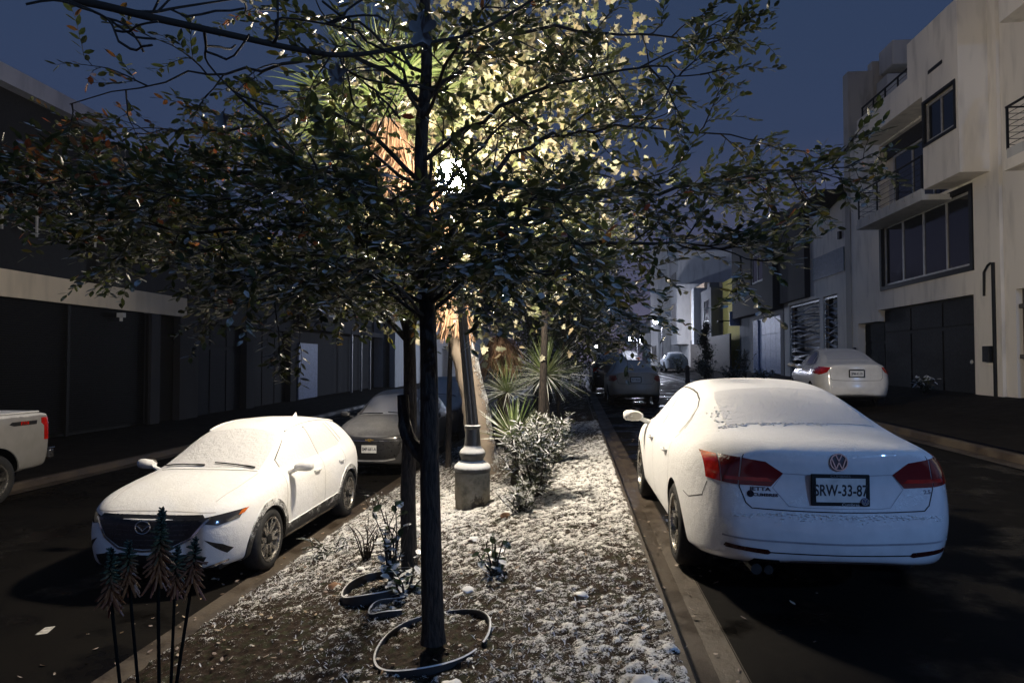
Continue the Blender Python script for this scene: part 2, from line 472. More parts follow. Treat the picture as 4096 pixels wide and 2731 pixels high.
bay.box((X-.63, 17.75, 6.42), (X+.8, 19.5, 6.54)); bay.box((X-.63, 17.75, 6.54), (X+.8, 17.87, 10.2)); bay.box((X-.63, 19.38, 6.54), (X-.005, 19.5, 10.2)); bay.box((X-.63, 17.87, 10.1), (X-.005, 19.38, 10.2))
loc(bay, 'bay', CREAM, H1)
B(H1, 'vent_slot', BLK, [((X-.765, 18.45, 9.52), (X-.745, 19.15, 9.62))])
W_(H1, X-.75, 17.95, 19.38, 7.7, 8.74, nm=2, inset=.06)
B(H1, 'bay_backing', BLK, [((X-.60, 17.9, 7.6), (X-.58, 19.36, 8.8))])
fr = MB()
for a, b in (((X-.78, 17.86, 7.58), (X-.70, 19.48, 7.66)), ((X-.78, 17.86, 8.78), (X-.70, 19.48, 8.86)), ((X-.78, 19.40, 7.66), (X-.70, 19.48, 8.78)), ((X-.78, 17.86, 7.66), (X-.70, 17.93, 8.78))): fr.box(a, b)
for a, b in (((X-.05, 18.54, 4.03), (X+.1, 23.88, 4.17)), ((X-.05, 18.54, 6.20), (X+.1, 23.88, 6.34)), ((X-.052, 18.53, 4.17), (X+.1, 18.66, 6.20)), ((X-.052, 23.74, 4.17), (X+.1, 23.88, 6.20))): fr.box(a, b)
loc(fr, 'black_surround', BLK, H1)
W_(H1, X, 18.67, 23.73, 4.18, 6.19, nm=4, inset=.06, fr=.07)
W_(H1, X, 19.6, 23.3, 6.45, 8.5, nm=3, inset=.2, fr=.07)
B(H1, 'dark_lintel', BLK, [((X+.15, 19.53, 8.51), (X+.25, 23.89, 9.04))])
B(H1, 'balcony_slab', WHT, [((X-.8, 19.52, 6.14), (X-.004, 23.85, 6.30))])
bk = MB()
for k in range(9): bk.box((X-.80, 19.55+k*.475, 6.302), (X-.70, 19.98+k*.475, 6.46))
loc(bk, 'balcony_kerb', WHT, H1)
r = railing(H1, X-.75, 19.6, 23.75, 6.46, .92, 5, 4, depth=.7); r.location = -H1.location
r = railing(H1, X-.6, 20.35, 23.7, 9.9, .40, 2, 5); r.location = -H1.location
def garage(parent, ya, yb, za, zb, x, n=3, mat=DGATE, sgn=1):
    m = MB(); w = (yb-ya)/n
    xa, xb = sorted((x, x+sgn*.04)); m.box((xa, ya, za), (xb, yb, zb))
    x2a, x2b = sorted((x-sgn*.03, x-sgn*.001))
    for k in range(n):
        a = ya+k*w+.05; b = ya+(k+1)*w-.05
        m.box((x2a, a, za+.05), (x2b, b, za+(zb-za)*.72)); m.box((x2a, a, za+(zb-za)*.76), (x2b, b, zb-.06))
    o = m.build('garage_door', mat, parent); o.location = -parent.location; return o
garage(H1, 18.62, 24.12, .3, 3.38, X+.22, 3)
garage(H1, 24.17, 25.78, .3, 3.0, X+.26, 1)
hd = MB(); hd.lathe([(.03, 0), (.06, .02), (.04, .05)], 12, Matrix.Translation((X+.17, 19.0, 1.62)) @ Matrix.Rotation(-PI/2, 4, 'Y')); loc(hd, 'door_handle', ALU, H1)
B(H1, 'lamp_bracket', BLK, [((X-.12, 25.95, 1.95), (X-.02, 26.05, 2.15)), ((X-.07, 25.98, 1.80), (X-.04, 26.01, 1.95))])
# weathered fin wall at the far side + roof room
B(H1, 'fin_wall', OLD, [((X-.03, 26.31, .4), (X+.9, 26.78, 12.7)), ((X+.9, 26.4, 8.9), (X+2.2, 26.77, 13.1))])
RT = thing('roof_room', 'pale blue lit water tank room on top of the cream house', 'roof room', (X+3.4, 24.9, 9))
m = MB(); m.box((X+1.0, 25.4, 9.0), (X+3.3, 26.3, 12.2), .03); loc(m, 'wall', WHT, RT)
m = MB(); m.box((X+1.1, 25.2, 12.45), (X+2.9, 26.28, 13.35), .03); loc(m, 'tank_box', WHT, RT)
# pillar between the houses with its meter box and pipes
PL = thing('party_wall', 'narrow cream pillar with a black drain pipe between the two right hand garages', 'wall', (X, 18.2, .5))
m = MB(); m.box((X-.03, 17.42, .45), (X+.3, 18.49, 12.0)); loc(m, 'wall', CREAM, PL)
m = MB(); m.tube([(X-.06, 17.66, .5), (X-.06, 17.66, 4.1)], .045, 8); m.tube([(X-.06, 18.05, 3.3), (X-.08, 18.0, 3.9), (X-.08, 17.85, 4.05), (X-.06, 17.75, 4.1)], .03, 6); loc(m, 'drain_pipe', BLK, PL)
B(PL, 'meter_box', BLK, [((X-.17, 17.72, 1.62), (X-.031, 18.0, 2.02))], .01)
m = MB()
random.seed(3)
for k in range(26):
    z = 8.3+k*.12; m.box((X-.04, 17.98+random.uniform(-.05, .05), z), (X-.031, 18.16+random.uniform(-.05, .07), z+random.uniform(.05, .12)))
loc(m, 'peeling_patch', M('bare_patch', (.05, .035, .03), .9), PL)
# --- nearest right hand house
H0 = thing('house', 'cream house at the right edge with a railed balcony and a slatted wooden gate', 'house', (X, 14, .5))
m = MB(); cellwall(m, X+.05, .3, 8.5, 17.40, .3, 12.2, [(11.0, 17.0, .2, 3.36), (12.5, 15.9, 6.3, 9.2)]); m.box((X+.36, 8.52, .3), (X+9, 17.40, 12.0)); loc(m, 'wall', CREAM, H0)
garage(H0, 11.0, 17.0, .3, 3.36, X+.2, 5, M('brown_gate', (.055, .05, .046), .6))
m = MB()
for k in range(14): m.box((X+.10, 11.2+k*.42, .5), (X+.165, 11.32+k*.42, 2.9))
m.box((X+.08, 11.05, 2.9), (X+.168, 16.95, 3.0)); m.box((X+.08, 11.05, 1.7), (X+.168, 16.95, 1.8)); loc(m, 'gate_bars', M('gate_bar_paint', (.10, .09, .08), .6), H0)
B(H0, 'balcony_slab', CREAM, [((X-.75, 10.5, 5.95), (X+.045, 16.02, 6.2))])
bk = MB()
for k in range(7): bk.box((X-.75, 10.65+k*.76, 6.202), (X-.62, 11.35+k*.76, 6.42))
loc(bk, 'balcony_kerb', WHT, H0)
r = railing(H0, X-.7, 10.6, 15.95, 6.42, .95, 6, 5, depth=.7); r.location = -H0.location
W_(H0, X+.05, 12.55, 15.85, 6.3, 9.1, nm=3, inset=.15, fr=.06)
B(H0, 'canopy_band', CREAM, [((X-.8, 9, 9.35), (X+.045, 16.0, 10.4))])
# --- white and charcoal house with the slatted gate
H2 = thing('house', 'white and charcoal house with twin gates of wavy metal slats', 'house', (X, 31, .5))
m = MB(); cellwall(m, X, .3, 27.32, 35.2, .5, 4.9, [(28.3, 29.9, .4, 4.35), (30.3, 34.4, .4, 4.35)])
m.box((X+.003, 27.32, 4.9), (X+.3, 31.4, 8.6)); m.box((X+.3, 27.32, .6), (X+8, 35.2, 7.5)); loc(m, 'wall', CREAM, H2)
m = MB(); cellwall(m, X-.25, .25, 31.4, 35.3, 4.5, 8.9, [(32.0, 34.0, 6.9, 7.45)]); m.box((X+.002, 31.42, 4.9), (X+7, 35.28, 8.8)); loc(m, 'upper_wall', CHAR, H2)
W_(H2, X-.25, 32.0, 34.0, 6.9, 7.45, nm=3, inset=.06)
B(H2, 'glass_balustrade', M('frosted_glass', (.16, .21, .22), .25), [((X-.05, 27.5, 5.15), (X-.004, 30.9, 6.1))])
m = MB(); m.prism([(27.3, 8.15), (29.7, 7.75), (29.7, 7.9), (27.3, 8.3)], 'x', X-1.1, X-.004); loc(m, 'tile_canopy', CHAR, H2)
B(H2, 'wall_lamp', BLK, [((X-.1, 27.75, 6.45), (X-.004, 27.95, 6.75))])
m2 = MB(); random.seed(5)
for ya, yb in ((28.35, 29.85), (30.35, 34.35)):
    z = .95; m = MB()
    m2.box((X+.05, ya, .8), (X+.12, ya+.08, 4.3)); m2.box((X+.05, yb-.08, .8), (X+.12, yb, 4.3)); m2.box((X+.05, ya, 4.22), (X+.12, yb, 4.3))
    while z < 4.1:
        n = 12; ps = []
        ph = random.uniform(0, 6)
        for i in range(n+1):
            y = ya+(yb-ya)*i/n; a = .05*math.sin(ph+i*.7); w = .065+.03*math.sin(ph*2+i*.55)
            ps.append((y, z+a, w))
        for i in range(n):
            (ya_, za_, wa), (yb_, zb_, wb_) = ps[i], ps[i+1]
            m.add([(X+.04, ya_, za_-wa/2), (X+.04, yb_, zb_-wb_/2), (X+.075, yb_, zb_+wb_/2), (X+.075, ya_, za_+wa/2)], [(0, 1, 2, 3)])
        z += .19
    loc(m, 'slat_panel', M('brushed_steel', (.16, .18, .21), .42, .4), H2)
loc(m2, 'gate_frame', ALU, H2)
B(H2, 'carport_shade', BLK, [((X+.24, 28.32, .6), (X+.28, 34.38, 4.34))])  # black sheet standing in for the shade behind the slats
# --- charcoal house with the pale garage door
H3 = thing('house', 'charcoal house with a pale blue panelled garage door', 'house', (X, 39, .6))
m = MB(); cellwall(m, X, .3, 35.35, 44.4, .6, 4.5, [(35.9, 41.0, .5, 4.05)]); m.box((X+.3, 35.36, .6), (X+8, 44.4, 9.0)); loc(m, 'wall', GREYS, H3)
m = MB(); cellwall(m, X-.5, .3, 35.4, 44.2, 4.3, 9.2, [(37.2, 39.6, 5.9, 7.6)]); m.box((X-.2, 35.41, 4.3), (X+.28, 44.19, 4.45)); m.box((X-.2, 35.41, 9.0), (X+.28, 44.19, 9.18)); m.box((X-.19, 35.42, 4.45), (X+.28, 35.5, 9.0)); loc(m, 'upper_wall', CHAR, H3)
W_(H3, X-.5, 37.25, 39.55, 5.95, 7.55, nm=2, inset=.05, fr=.09)
PALEB = M('pale_blue_door', (.26, .33, .52), .5)
m = MB()
for i in range(4):
    for j in range(3): m.box((X+.08, 35.95+i*1.01, 1.32+j*.90), (X+.12, 36.93+i*1.01, 2.19+j*.90))
m.box((X+.121, 35.9, 1.0), (X+.16, 41.0, 4.05)); loc(m, 'garage_door', PALEB, H3)
m = MB()
for k in range(5): m.box((X-.02, 40.1+k*.22, 1.0), (X+.07, 40.2+k*.22, 4.0))
loc(m, 'fluted_column', PALEB, H3)
# --- yellow house, beige house, tall pale building
H4 = thing('house', 'yellow walled house behind a dark fence past the charcoal house', 'house', (X, 48, .6))
m = MB(); m.box((X+.2, 44.5, .6), (X+6, 53.5, 3.0)); m.box((X+.2, 44.5, 3.0), (X+6, 50.2, 7.3)); loc(m, 'wall', YEL, H4)
B(H4, 'terrace_wall', GREYS, [((X-.6, 50.3, 3.0), (X+.19, 54.4, 7.0)), ((X-.6, 50.8, 7.0), (X+.1, 51.6, 7.4))])
W_(H4, X-.6, 51.0, 52.8, 4.6, 6.2, nm=3, inset=-.05)
B(H4, 'stone_fin', WHT, [((X-1.1, 54.5, 3.0), (X+.1, 55.6, 7.4))])
m = MB(); m.tube([(X+.1, 46.4, 4.3), (X-.7, 46.4, 4.35)], .04, 6); m.box((X-.95, 46.3, 4.2), (X-.6, 46.5, 4.36)); loc(m, 'wall_spotlight', BLK, H4)
B(H4, 'sign_panel', PALEB, [((X-.6, 44.42, 3.9), (X+.1, 44.49, 4.8))])
FN = thing('fence', 'dark board fence standing in front of the yellow house', 'fence', (X-.6, 49, .9))
m = MB()
for k in range(52): m.box((X-.62, 44.5+k*.28, .9), (X-.58, 44.76+k*.28, 3.4+.0*k))
loc(m, 'boards', M('fence_boards', (.05, .042, .035), .7), FN)
B(FN, 'frame', BLK, [((X-.57, 44.5, 3.3), (X-.5, 59, 3.42)), ((X-.57, 44.5, 1.2), (X-.5, 59, 1.3))]+[((X-.57, 44.5+3.6*k, .9), (X-.5, 44.62+3.6*k, 3.3)) for k in range(5)])
H5 = thing('house', 'peach beige house between the yellow house and the tall pale block', 'house', (X, 60, .6))
m = MB(); m.box((X, 56, .8), (X+7, 62.5, 8.0)); loc(m, 'wall', BEIGE, H5)
m = MB(); m.box((X-1.2, 62.5, 3.2), (X+7, 66.5, 8.6)); m.box((X-.2, 62.5, .8), (X+7, 66.5, 3.2)); loc(m, 'upper_wall', WHT, H5)
W_(H5, X-1.2, 63.0, 65.8, 4.6, 7.0, nm=4, inset=-.05)
H6 = thing('apartment_building', 'tall pale three storey block beside the far street lamp', 'building', (X, 76, .6))
m = MB(); m.box((X-.4, 67, .8), (X+9, 73, 12.3)); m.box((X-1.6, 73, .8), (X+9, 80, 14.2)); m.box((X-.9, 80.003, .8), (X+9, 86, 13.2)); loc(m, 'wall', WHT, H6)
B(H6, 'balcony_slab', WHT, [((X-2.4, 80.2, 3.6), (X-.91, 85, 4.9))]); B(H6, 'balcony_slab', WHT, [((X-1.5, 67.3, 5.2), (X-.41, 72.5, 6.0))])
for zz in (5.4, 8.6, 11.2):
    W_(H6, X-.9, 81, 84.5, zz, zz+1.6, nm=2, inset=-.04); 
for zz in (6.1, 8.9): W_(H6, X-.4, 68, 72, zz, zz+1.6, nm=4, inset=-.04)
W_(H6, X-1.6, 74.5, 78.5, 1.6, 3.4, nm=3, inset=-.04)
H7 = thing('house', 'low grey house farthest down the right side of the street', 'house', (X, 96, .6))
m = MB(); m.box((X, 88, .8), (X+8, 106, 7.4)); loc(m, 'wall', GREYS, H7)
W_(H7, X, 90, 93, 4.2, 5.8, nm=3, inset=-.04)
B(H7, 'garage_door', DGATE, [((X-.05, 95, .9), (X-.004, 100, 3.4))])

# --- left side
XL = -14.0; LG = -.45
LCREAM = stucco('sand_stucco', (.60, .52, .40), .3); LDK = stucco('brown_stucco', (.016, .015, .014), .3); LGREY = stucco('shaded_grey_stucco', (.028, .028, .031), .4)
L1 = thing('house', 'dark left house with a pale concrete band above its wide louvred gate', 'house', (XL, 18, LG))
m = MB(); cellwall(m, XL, -.3, 7, 23.6, 3.24, 3.92, []); loc(m, 'concrete_band', LCREAM, L1)
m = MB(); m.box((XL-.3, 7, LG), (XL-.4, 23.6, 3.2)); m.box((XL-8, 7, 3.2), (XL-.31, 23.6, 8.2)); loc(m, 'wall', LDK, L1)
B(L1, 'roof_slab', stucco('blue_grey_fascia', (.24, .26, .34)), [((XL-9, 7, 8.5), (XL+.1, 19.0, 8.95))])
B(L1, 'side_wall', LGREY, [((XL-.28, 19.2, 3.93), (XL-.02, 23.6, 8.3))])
B(L1, 'recess_shade', BLK, [((XL-.30, 7.1, 3.93), (XL-.2, 19.1, 8.48))])  # black sheet, paints in the shade of the set-back upper storey
B(L1, 'corner_post', GREYS, [((XL-.2, 14.6, 3.93), (XL+.0, 15.3, 8.49))])
r = railing(L1, XL-.03, 15.5, 18.8, 4.9, 1.1, 3, 4, mat=ALU, sgn=-1); r.location = -L1.location
W_(L1, XL, 20.2, 22.8, 4.9, 6.6, nm=2, inset=.02, sgn=-1)
m = MB()
for k in range(60): m.box((XL-.18, 7.1, LG+.1+k*.0605), (XL-.12, 21.3, LG+.14+k*.0605), 0, Matrix.Identity(4))
loc(m, 'gate_louvres', M('louvre_paint', (.007, .007, .0075), .7, spec=.2), L1)
B(L1, 'gate_frame', BLK, [((XL-.11, 7+3.6*k, LG), (XL-.05, 7.1+3.6*k, 3.2)) for k in range(5)]+[((XL-.25, 7, LG), (XL-.19, 21.4, 3.2))])
B(L1, 'pillar', LGREY, [((XL-.2, 21.45, LG), (XL+.05, 21.95, 3.23)), ((XL-.2, 23.1, LG), (XL+.06, 23.6, 3.23))])
m = MB(); m.box((XL-.1, 19.9, 3.0), (XL+.1, 20.05, 3.14)); m.tube([(XL, 19.97, 3.0), (XL, 19.97, 2.88)], .05, 8); loc(m, 'wall_lamp', WHT, L1)
L2 = thing('house', 'grey left house with two dark garage bays behind the crossover', 'house', (XL, 28, LG))
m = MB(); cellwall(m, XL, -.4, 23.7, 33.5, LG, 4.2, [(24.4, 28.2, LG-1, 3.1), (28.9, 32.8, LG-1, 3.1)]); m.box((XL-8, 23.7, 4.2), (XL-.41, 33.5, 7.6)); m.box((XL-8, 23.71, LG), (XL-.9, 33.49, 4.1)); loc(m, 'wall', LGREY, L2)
garage(L2, 24.4, 28.2, LG, 3.1, XL-.3, 3, M('blue_grey_door', (.014, .017, .024), .75, spec=.2), -1)
garage(L2, 28.9, 32.8, LG, 3.1, XL-.3, 3, DGATE, -1)
W_(L2, XL-.4, 26, 29, 4.9, 6.4, nm=3, inset=-.04, sgn=-1)
L3 = thing('house', 'grey left house with a white framed upstairs window and thin porch posts', 'house', (XL, 38, LG))
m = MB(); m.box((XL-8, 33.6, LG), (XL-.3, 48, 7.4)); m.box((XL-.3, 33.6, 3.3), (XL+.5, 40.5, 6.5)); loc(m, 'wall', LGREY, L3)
W_(L3, XL+.5, 36.6, 39.6, 4.1, 5.7, nm=3, inset=-.03, fr=.14, mat=WHT, sgn=-1, dark=M('curtained_glass', (.10, .12, .15), .3))
B(L3, 'porch_post', ALU, [((XL+.3, 41+1.9*k, LG), (XL+.42, 41.12+1.9*k, 3.3)) for k in range(3)])
B(L3, 'porch_roof', LGREY, [((XL-.29, 40.6, 3.3), (XL+.5, 47.9, 3.6))])
B(L3, 'garage_door', PALEB, [((XL-.29, 34.3, LG+.1), (XL-.2, 36.9, 2.6))])
L4 = thing('house', 'white house front lit blue white beyond the grey crossover', 'house', (XL, 60, LG))
m = MB(); cellwall(m, XL+1.2, -.4, 48.2, 78, LG, 6.8, [(56, 60.5, LG-1, 2.9), (66, 71, LG-1, 2.9)]); m.box((XL-8, 48.2, LG), (XL+.3, 78, 6.7)); loc(m, 'wall', WHT, L4)
m = MB()
for k in range(22): m.box((XL+.9, 56.05, LG+.3+k*.15), (XL+.95, 60.45, LG+.38+k*.15)); m.box((XL+.9, 66.05, LG+.3+k*.15), (XL+.95, 70.95, LG+.38+k*.15))
loc(m, 'gate_slats', ALU, L4)
L5 = thing('house', 'pale house farthest down the left side of the street', 'house', (XL, 90, LG))
m = MB(); m.box((XL-8, 79, LG), (XL+.6, 110, 6.5)); loc(m, 'wall', WHT, L5)
W_(L5, XL+.6, 84, 87, 3.6, 5.2, nm=3, inset=-.03, sgn=-1)

for o in (H2, H3, H4, H5, H6, H7, FN, L1, L2, L3, L4, L5): o.location.y *= .979; o.scale.y = .979

# ------------------------------------------------------------------ vehicles
# local frame: x forward, y to the vehicle's left, z up from the tyre contact
def sub_eval(o):
    dg = bpy.context.evaluated_depsgraph_get(); dg.update()
    me = bpy.data.meshes.new_from_object(o.evaluated_get(dg)); return me
ROW = 'x zb ws wm zm wb zl wg zg wr zr zt'.split()
def body_mesh(rows, tail=None, nose=None, bow_r=.05, bow_f=.10):
    """subdivided lofted shell from cross-sections (rear to front); tail/nose: f(z)->x shift of the end stations"""
    m = MB(); st = []
    n = len(rows)
    for i, r in enumerate(rows):
        d = dict(zip(ROW, r))
        half = [(0, d['zb']), (d['ws']*.55, d['zb']), (d['ws']-.035, d['zb']), (d['ws'], d['zb']+.09), (d['wm'], d['zm']), (d['wb'], d['zl']),
                (d['wg'], d['zg']), (d['wr'], d['zr']), (d['wr']*.62, d['zr']+(d['zt']-d['zr'])*.72), (0, d['zt'])]
        kt = [1, .85, .35, 0][min(i, 3)]; kn = [1, .8, .3, 0][min(n-1-i, 3)]
        L = []; R = []
        for j, (y, z) in enumerate(half):
            x = d['x']+(tail(z)*kt if tail else 0)+(nose(z)*kn if nose else 0)
            a = m.vert((x, y, z)); L.append(a); R.append(a if j in (0, 9) else m.vert((x, -y, z)))
        st.append((L, R))
    for i in range(n-1):
        for j in range(9):
            L, R = st[i]; L2, R2 = st[i+1]
            m.f.append((L[j], L[j+1], L2[j+1], L2[j])); m.f.append((R[j], R2[j], R2[j+1], R[j+1]))
    for i, bow, s in ((0, bow_r, -1), (n-1, bow_f, 1)):
        L, R = st[i]; Mid = {1: L[0], 8: L[9]}
        for j in range(2, 8):
            p = Vector(m.v[L[j]]); Mid[j] = m.vert((p.x+s*bow*(1 if 2 < j < 7 else .5), 0, p.z))
        for j in range(1, 8):
            q1 = (L[j], Mid[j], Mid[j+1], L[j+1]); q2 = (Mid[j], R[j], R[j+1], Mid[j+1])
            m.f.append(q1 if s < 0 else q1[::-1]); m.f.append(q2 if s < 0 else q2[::-1])
        # small fans closing bottom and top centre
        m.f.append((L[1], L[0], R[1])) if False else None
    me = bpy.data.meshes.new('tmp'); me.from_pydata(m.v, [], m.f); me.update()
    bm = bmesh.new(); bm.from_mesh(me); bmesh.ops.recalc_face_normals(bm, faces=bm.faces); bm.to_mesh(me); bm.free()
    o = bpy.data.objects.new('tmp', me); COL.objects.link(o)
    s = o.modifiers.new('s', 'SUBSURF'); s.levels = 3; s.render_levels = 3
    out = sub_eval(o); bpy.data.objects.remove(o)
    return out
class Car:
    def __init__(s, root, rows, paint, **k):
        s.root = root; s.me = body_mesh(rows, **k); s.paint = paint
        bm = bmesh.new(); bm.from_mesh(s.me); s.bvh = BVHTree.FromBMesh(bm); bm.free()
        s.L = [v.co for v in s.me.vertices]
        s.x0 = min(v.x for v in s.L); s.x1 = max(v.x for v in s.L); s.w = max(v.y for v in s.L)
    def hit(s, view, a, b):
        """project (a,b): 'rear'/'front' a=y b=z; 'left'/'right' a=x b=z; 'top' a=x b=y"""
        o, d = {'rear': ((s.x0-1, a, b), (1, 0, 0)), 'front': ((s.x1+1, a, b), (-1, 0, 0)), 'left': ((a, 3, b), (0, -1, 0)),
                'right': ((a, -3, b), (0, 1, 0)), 'top': ((a, b, 4), (0, 0, -1))}[view]
        h = s.bvh.ray_cast(Vector(o), Vector(d))
        if h[0] is None:
            h = s.bvh.find_nearest(Vector(o)+Vector(d)*(1.2 if view in ('rear', 'front') else 2.2))
        nn = h[1]
        if nn.dot(Vector(d)) > 0: nn = -nn
        return h[0], nn
    def finish(s, wheels, arch, width, name='body', inner=None):
        me = s.me; me.materials.clear(); me.materials.append(s.paint); me.materials.append(BLK)
        for p in me.polygons: p.use_smooth = True
        o = bpy.data.objects.new(name, me); COL.objects.link(o)
        c = MB()
        for (wx, wz) in wheels:
            for sg in (-1, 1):
                pr = [(0, 0), (arch, 0), (arch, .34), (0, .34)]
                mt = Matrix.Translation((wx, sg*(width/2-.27), wz)) @ Matrix.Rotation(-sg*PI/2, 4, 'X')
                c.lathe([(arch, 0), (arch, .40)], 40, mt)
        cm = c.build('cut', BLK)
        md = o.modifiers.new('b', 'BOOLEAN'); md.operation = 'DIFFERENCE'; md.object = cm; md.solver = 'EXACT'
        try: md.material_mode = 'TRANSFER'
        except Exception: pass
        new = sub_eval(o); bpy.data.objects.remove(o); bpy.data.objects.remove(cm)
        b = bpy.data.objects.new(name, new); COL.objects.link(b); b.parent = s.root; s.body = b
        if len(new.materials) < 1: new.materials.append(s.paint)
        autosmooth(b, 38)
        return b
    def patch(s, name, view, poly, mat, off=.004, thick=.012, res=.03, parent=None, both=False, smooth=True):
        """a panel cut to the outline poly, laid onto the body surface"""
        outs = []
        for sgn in ((1, -1) if both else (1,)):
            vw = view; pl = [Vector(p) for p in poly]
            if both and view in ('rear', 'front', 'top'):
                pl = [Vector((p.x, p.y*sgn)) if view == 'top' else Vector((p.x*sgn, p.y)) for p in pl]
            if both and view == 'left' and sgn < 0: vw = 'right'
            pts = []; n = len(pl)
            for i in range(n):
                a, b = pl[i], pl[(i+1) % n]; kk = max(1, int((b-a).length/res))
                for t in range(kk): pts.append(a+(b-a)*t/kk)
            nb = len(pts)
            x0 = min(p.x for p in pl); x1 = max(p.x for p in pl); y0 = min(p.y for p in pl); y1 = max(p.y for p in pl)
            def inside(q):
                c = False
                for i in range(n):
                    a, b = pl[i], pl[(i+1) % n]
                    if (a.y > q.y) != (b.y > q.y) and q.x < (b.x-a.x)*(q.y-a.y)/(b.y-a.y)+a.x: c = not c
                return c
            ed = [(i, (i+1) % nb) for i in range(nb)]
            yy = y0+res*.6
            while yy < y1:
                xx = x0+res*.6
                while xx < x1:
                    q = Vector((xx, yy))
                    if inside(q) and min((q-p).length for p in pts[:nb]) > res*.55: pts.append(q)
                    xx += res
                yy += res
            vs, es, fs, _, _, _ = delaunay_2d_cdt(pts, ed, [list(range(nb))], 1, 1e-5)
            m = MB(); top = []; bot = []
            for v in vs:
                p, nn = s.hit(vw, v.x, v.y)
                top.append(m.vert(p+nn*off)); 
            for v, t in zip(vs, top):
                p, nn = s.hit(vw, v.x, v.y); bot.append(m.vert(p+nn*(off-thick)))
            cnt = {}
            for f in fs:
                m.f.append(tuple(top[i] for i in f))
                for i in range(len(f)):
                    e_ = (f[i], f[(i+1) % len(f)]); cnt[e_] = 1
            for (a, b) in list(cnt):
                if (b, a) not in cnt: m.f.append((top[a], bot[a], bot[b], top[b]))
            o = m.build(name, mat, parent or s.root); autosmooth(o, 50)
            outs.append(o)
        return outs[0] if not both else outs
    def line(s, view, pts, w=.006, off=.0015, parent=None, mat=None, name='panel_gap', both=False, step=.025, closed=False):
        if both and view == 'left':
            return [s.line(v, pts, w, off, parent, mat, name, False, step, closed) for v in ('left', 'right')]
        m = MB()
        for sgn in ((1, -1) if both else (1,)):
            P = [Vector(p) for p in pts]
            if both and view in ('rear', 'front'): P = [Vector((p.x*sgn, p.y)) for p in P]
            if both and view == 'top': P = [Vector((p.x, p.y*sgn)) for p in P]
            vw = 'right' if (both and view == 'left' and sgn < 0) else view
            if closed: P.append(P[0])
            Q = []
            for a, b in zip(P, P[1:]):
                kk = max(1, int((b-a).length/step)); Q += [a+(b-a)*t/kk for t in range(kk)]
            Q.append(P[-1])
            H = [s.hit(vw, q.x, q.y) for q in Q]
            prev = None
            for i, (p, nn) in enumerate(H):
                a = H[max(0, i-1)][0]; b = H[min(len(H)-1, i+1)][0]; t = (b-a)
                if t.length < 1e-6: continue
                t.normalize(); sd = t.cross(nn).normalized()*w/2
                cur = (m.vert(p+sd+nn*off), m.vert(p-sd+nn*off))
                if prev and (p-pp).length < .25: m.f.append((prev[0], cur[0], cur[1], prev[1]))
                prev = cur; pp = p
        return m.build(name, mat or BLK, parent or s.root)
RUB = M('tyre_rubber', (.016, .016, .017), .75, var=.3, scale=20)
ALLOY = M('alloy_metal', (.42, .40, .37), .28, .85, var=.2)
DARKIN = BLK
def wheel(root, x, y, z, r=.32, w=.2, side=1, spokes=10, rimr=.215, mat=None, twin=True, smat=None):
    """side +1: outer face towards +y"""
    T = Matrix.Translation((x, y, z)) @ Matrix.Rotation(-side*PI/2, 4, 'X')   # local z -> outwards
    h = w/2
    m = MB(); m.lathe([(.05, h-.05), (.055, h-.02), (.03, h-.012)], 16, T); m.lathe([(.02, -h+.05), (rimr*.62, -h+.08), (rimr*.62, -h+.10), (.02, -h+.11)], 24, T)
    wh = m.build('wheel', BLK, root, smooth=False)
    m = MB(); m.lathe([(rimr-.004, -h+.02), (r-.045, -h), (r-.012, -h+.02), (r, -h+.045), (r, h-.045), (r-.012, h-.02), (r-.045, h), (rimr+.02, h-.004), (rimr, h-.02), (rimr-.004, -h+.02)], 48, T, cap=False)
    for k in range(60):
        pass
    autosmooth(m.build('tyre', smat or RUB, wh), 40)
    m = MB(); m.lathe([(rimr-.02, -h+.03), (rimr, -h+.02), (rimr, h-.014), (rimr+.008, h-.004), (rimr-.012, h-.010), (rimr-.02, h-.03), (rimr-.02, -h+.03)], 40, T, cap=False)
    nn = spokes//2 if twin else spokes
    for k in range(nn):
        a0 = 2*PI*k/nn
        for da in ((-.16, .16) if twin else (0,)):
            sa, ea = a0+da*.35, a0+da*1.35
            w0, w1 = (.020, .016) if twin else (.034, .024)
            p0 = Vector((math.cos(sa)*.035, math.sin(sa)*.035, 0)); p1 = Vector((math.cos(ea)*(rimr-.008), math.sin(ea)*(rimr-.008), 0))
            t = (p1-p0).normalized(); q = Vector((-t.y, t.x, 0))
            vs = [p0+q*w0+Vector((0, 0, h-.035)), p0-q*w0+Vector((0, 0, h-.035)), p1-q*w1+Vector((0, 0, h-.022)), p1+q*w1+Vector((0, 0, h-.022))]
            vs += [v-Vector((0, 0, .03)) for v in vs]
            m.add(vs, [(0, 1, 2, 3), (4, 7, 6, 5), (0, 4, 5, 1), (1, 5, 6, 2), (2, 6, 7, 3), (3, 7, 4, 0)], T)
    m.lathe([(.05, h-.06), (.05, h-.035), (.03, h-.028), (.02, h-.028)], 20, T)
    autosmooth(m.build('rim', mat or ALLOY, wh), 35)
    return wh
def underbody(root, x0, x1, w, z=.2, h=.25):
    m = MB(); m.box((x0, -w/2, z), (x1, w/2, z+h), .02); return m.build('underbody', BLK, root)
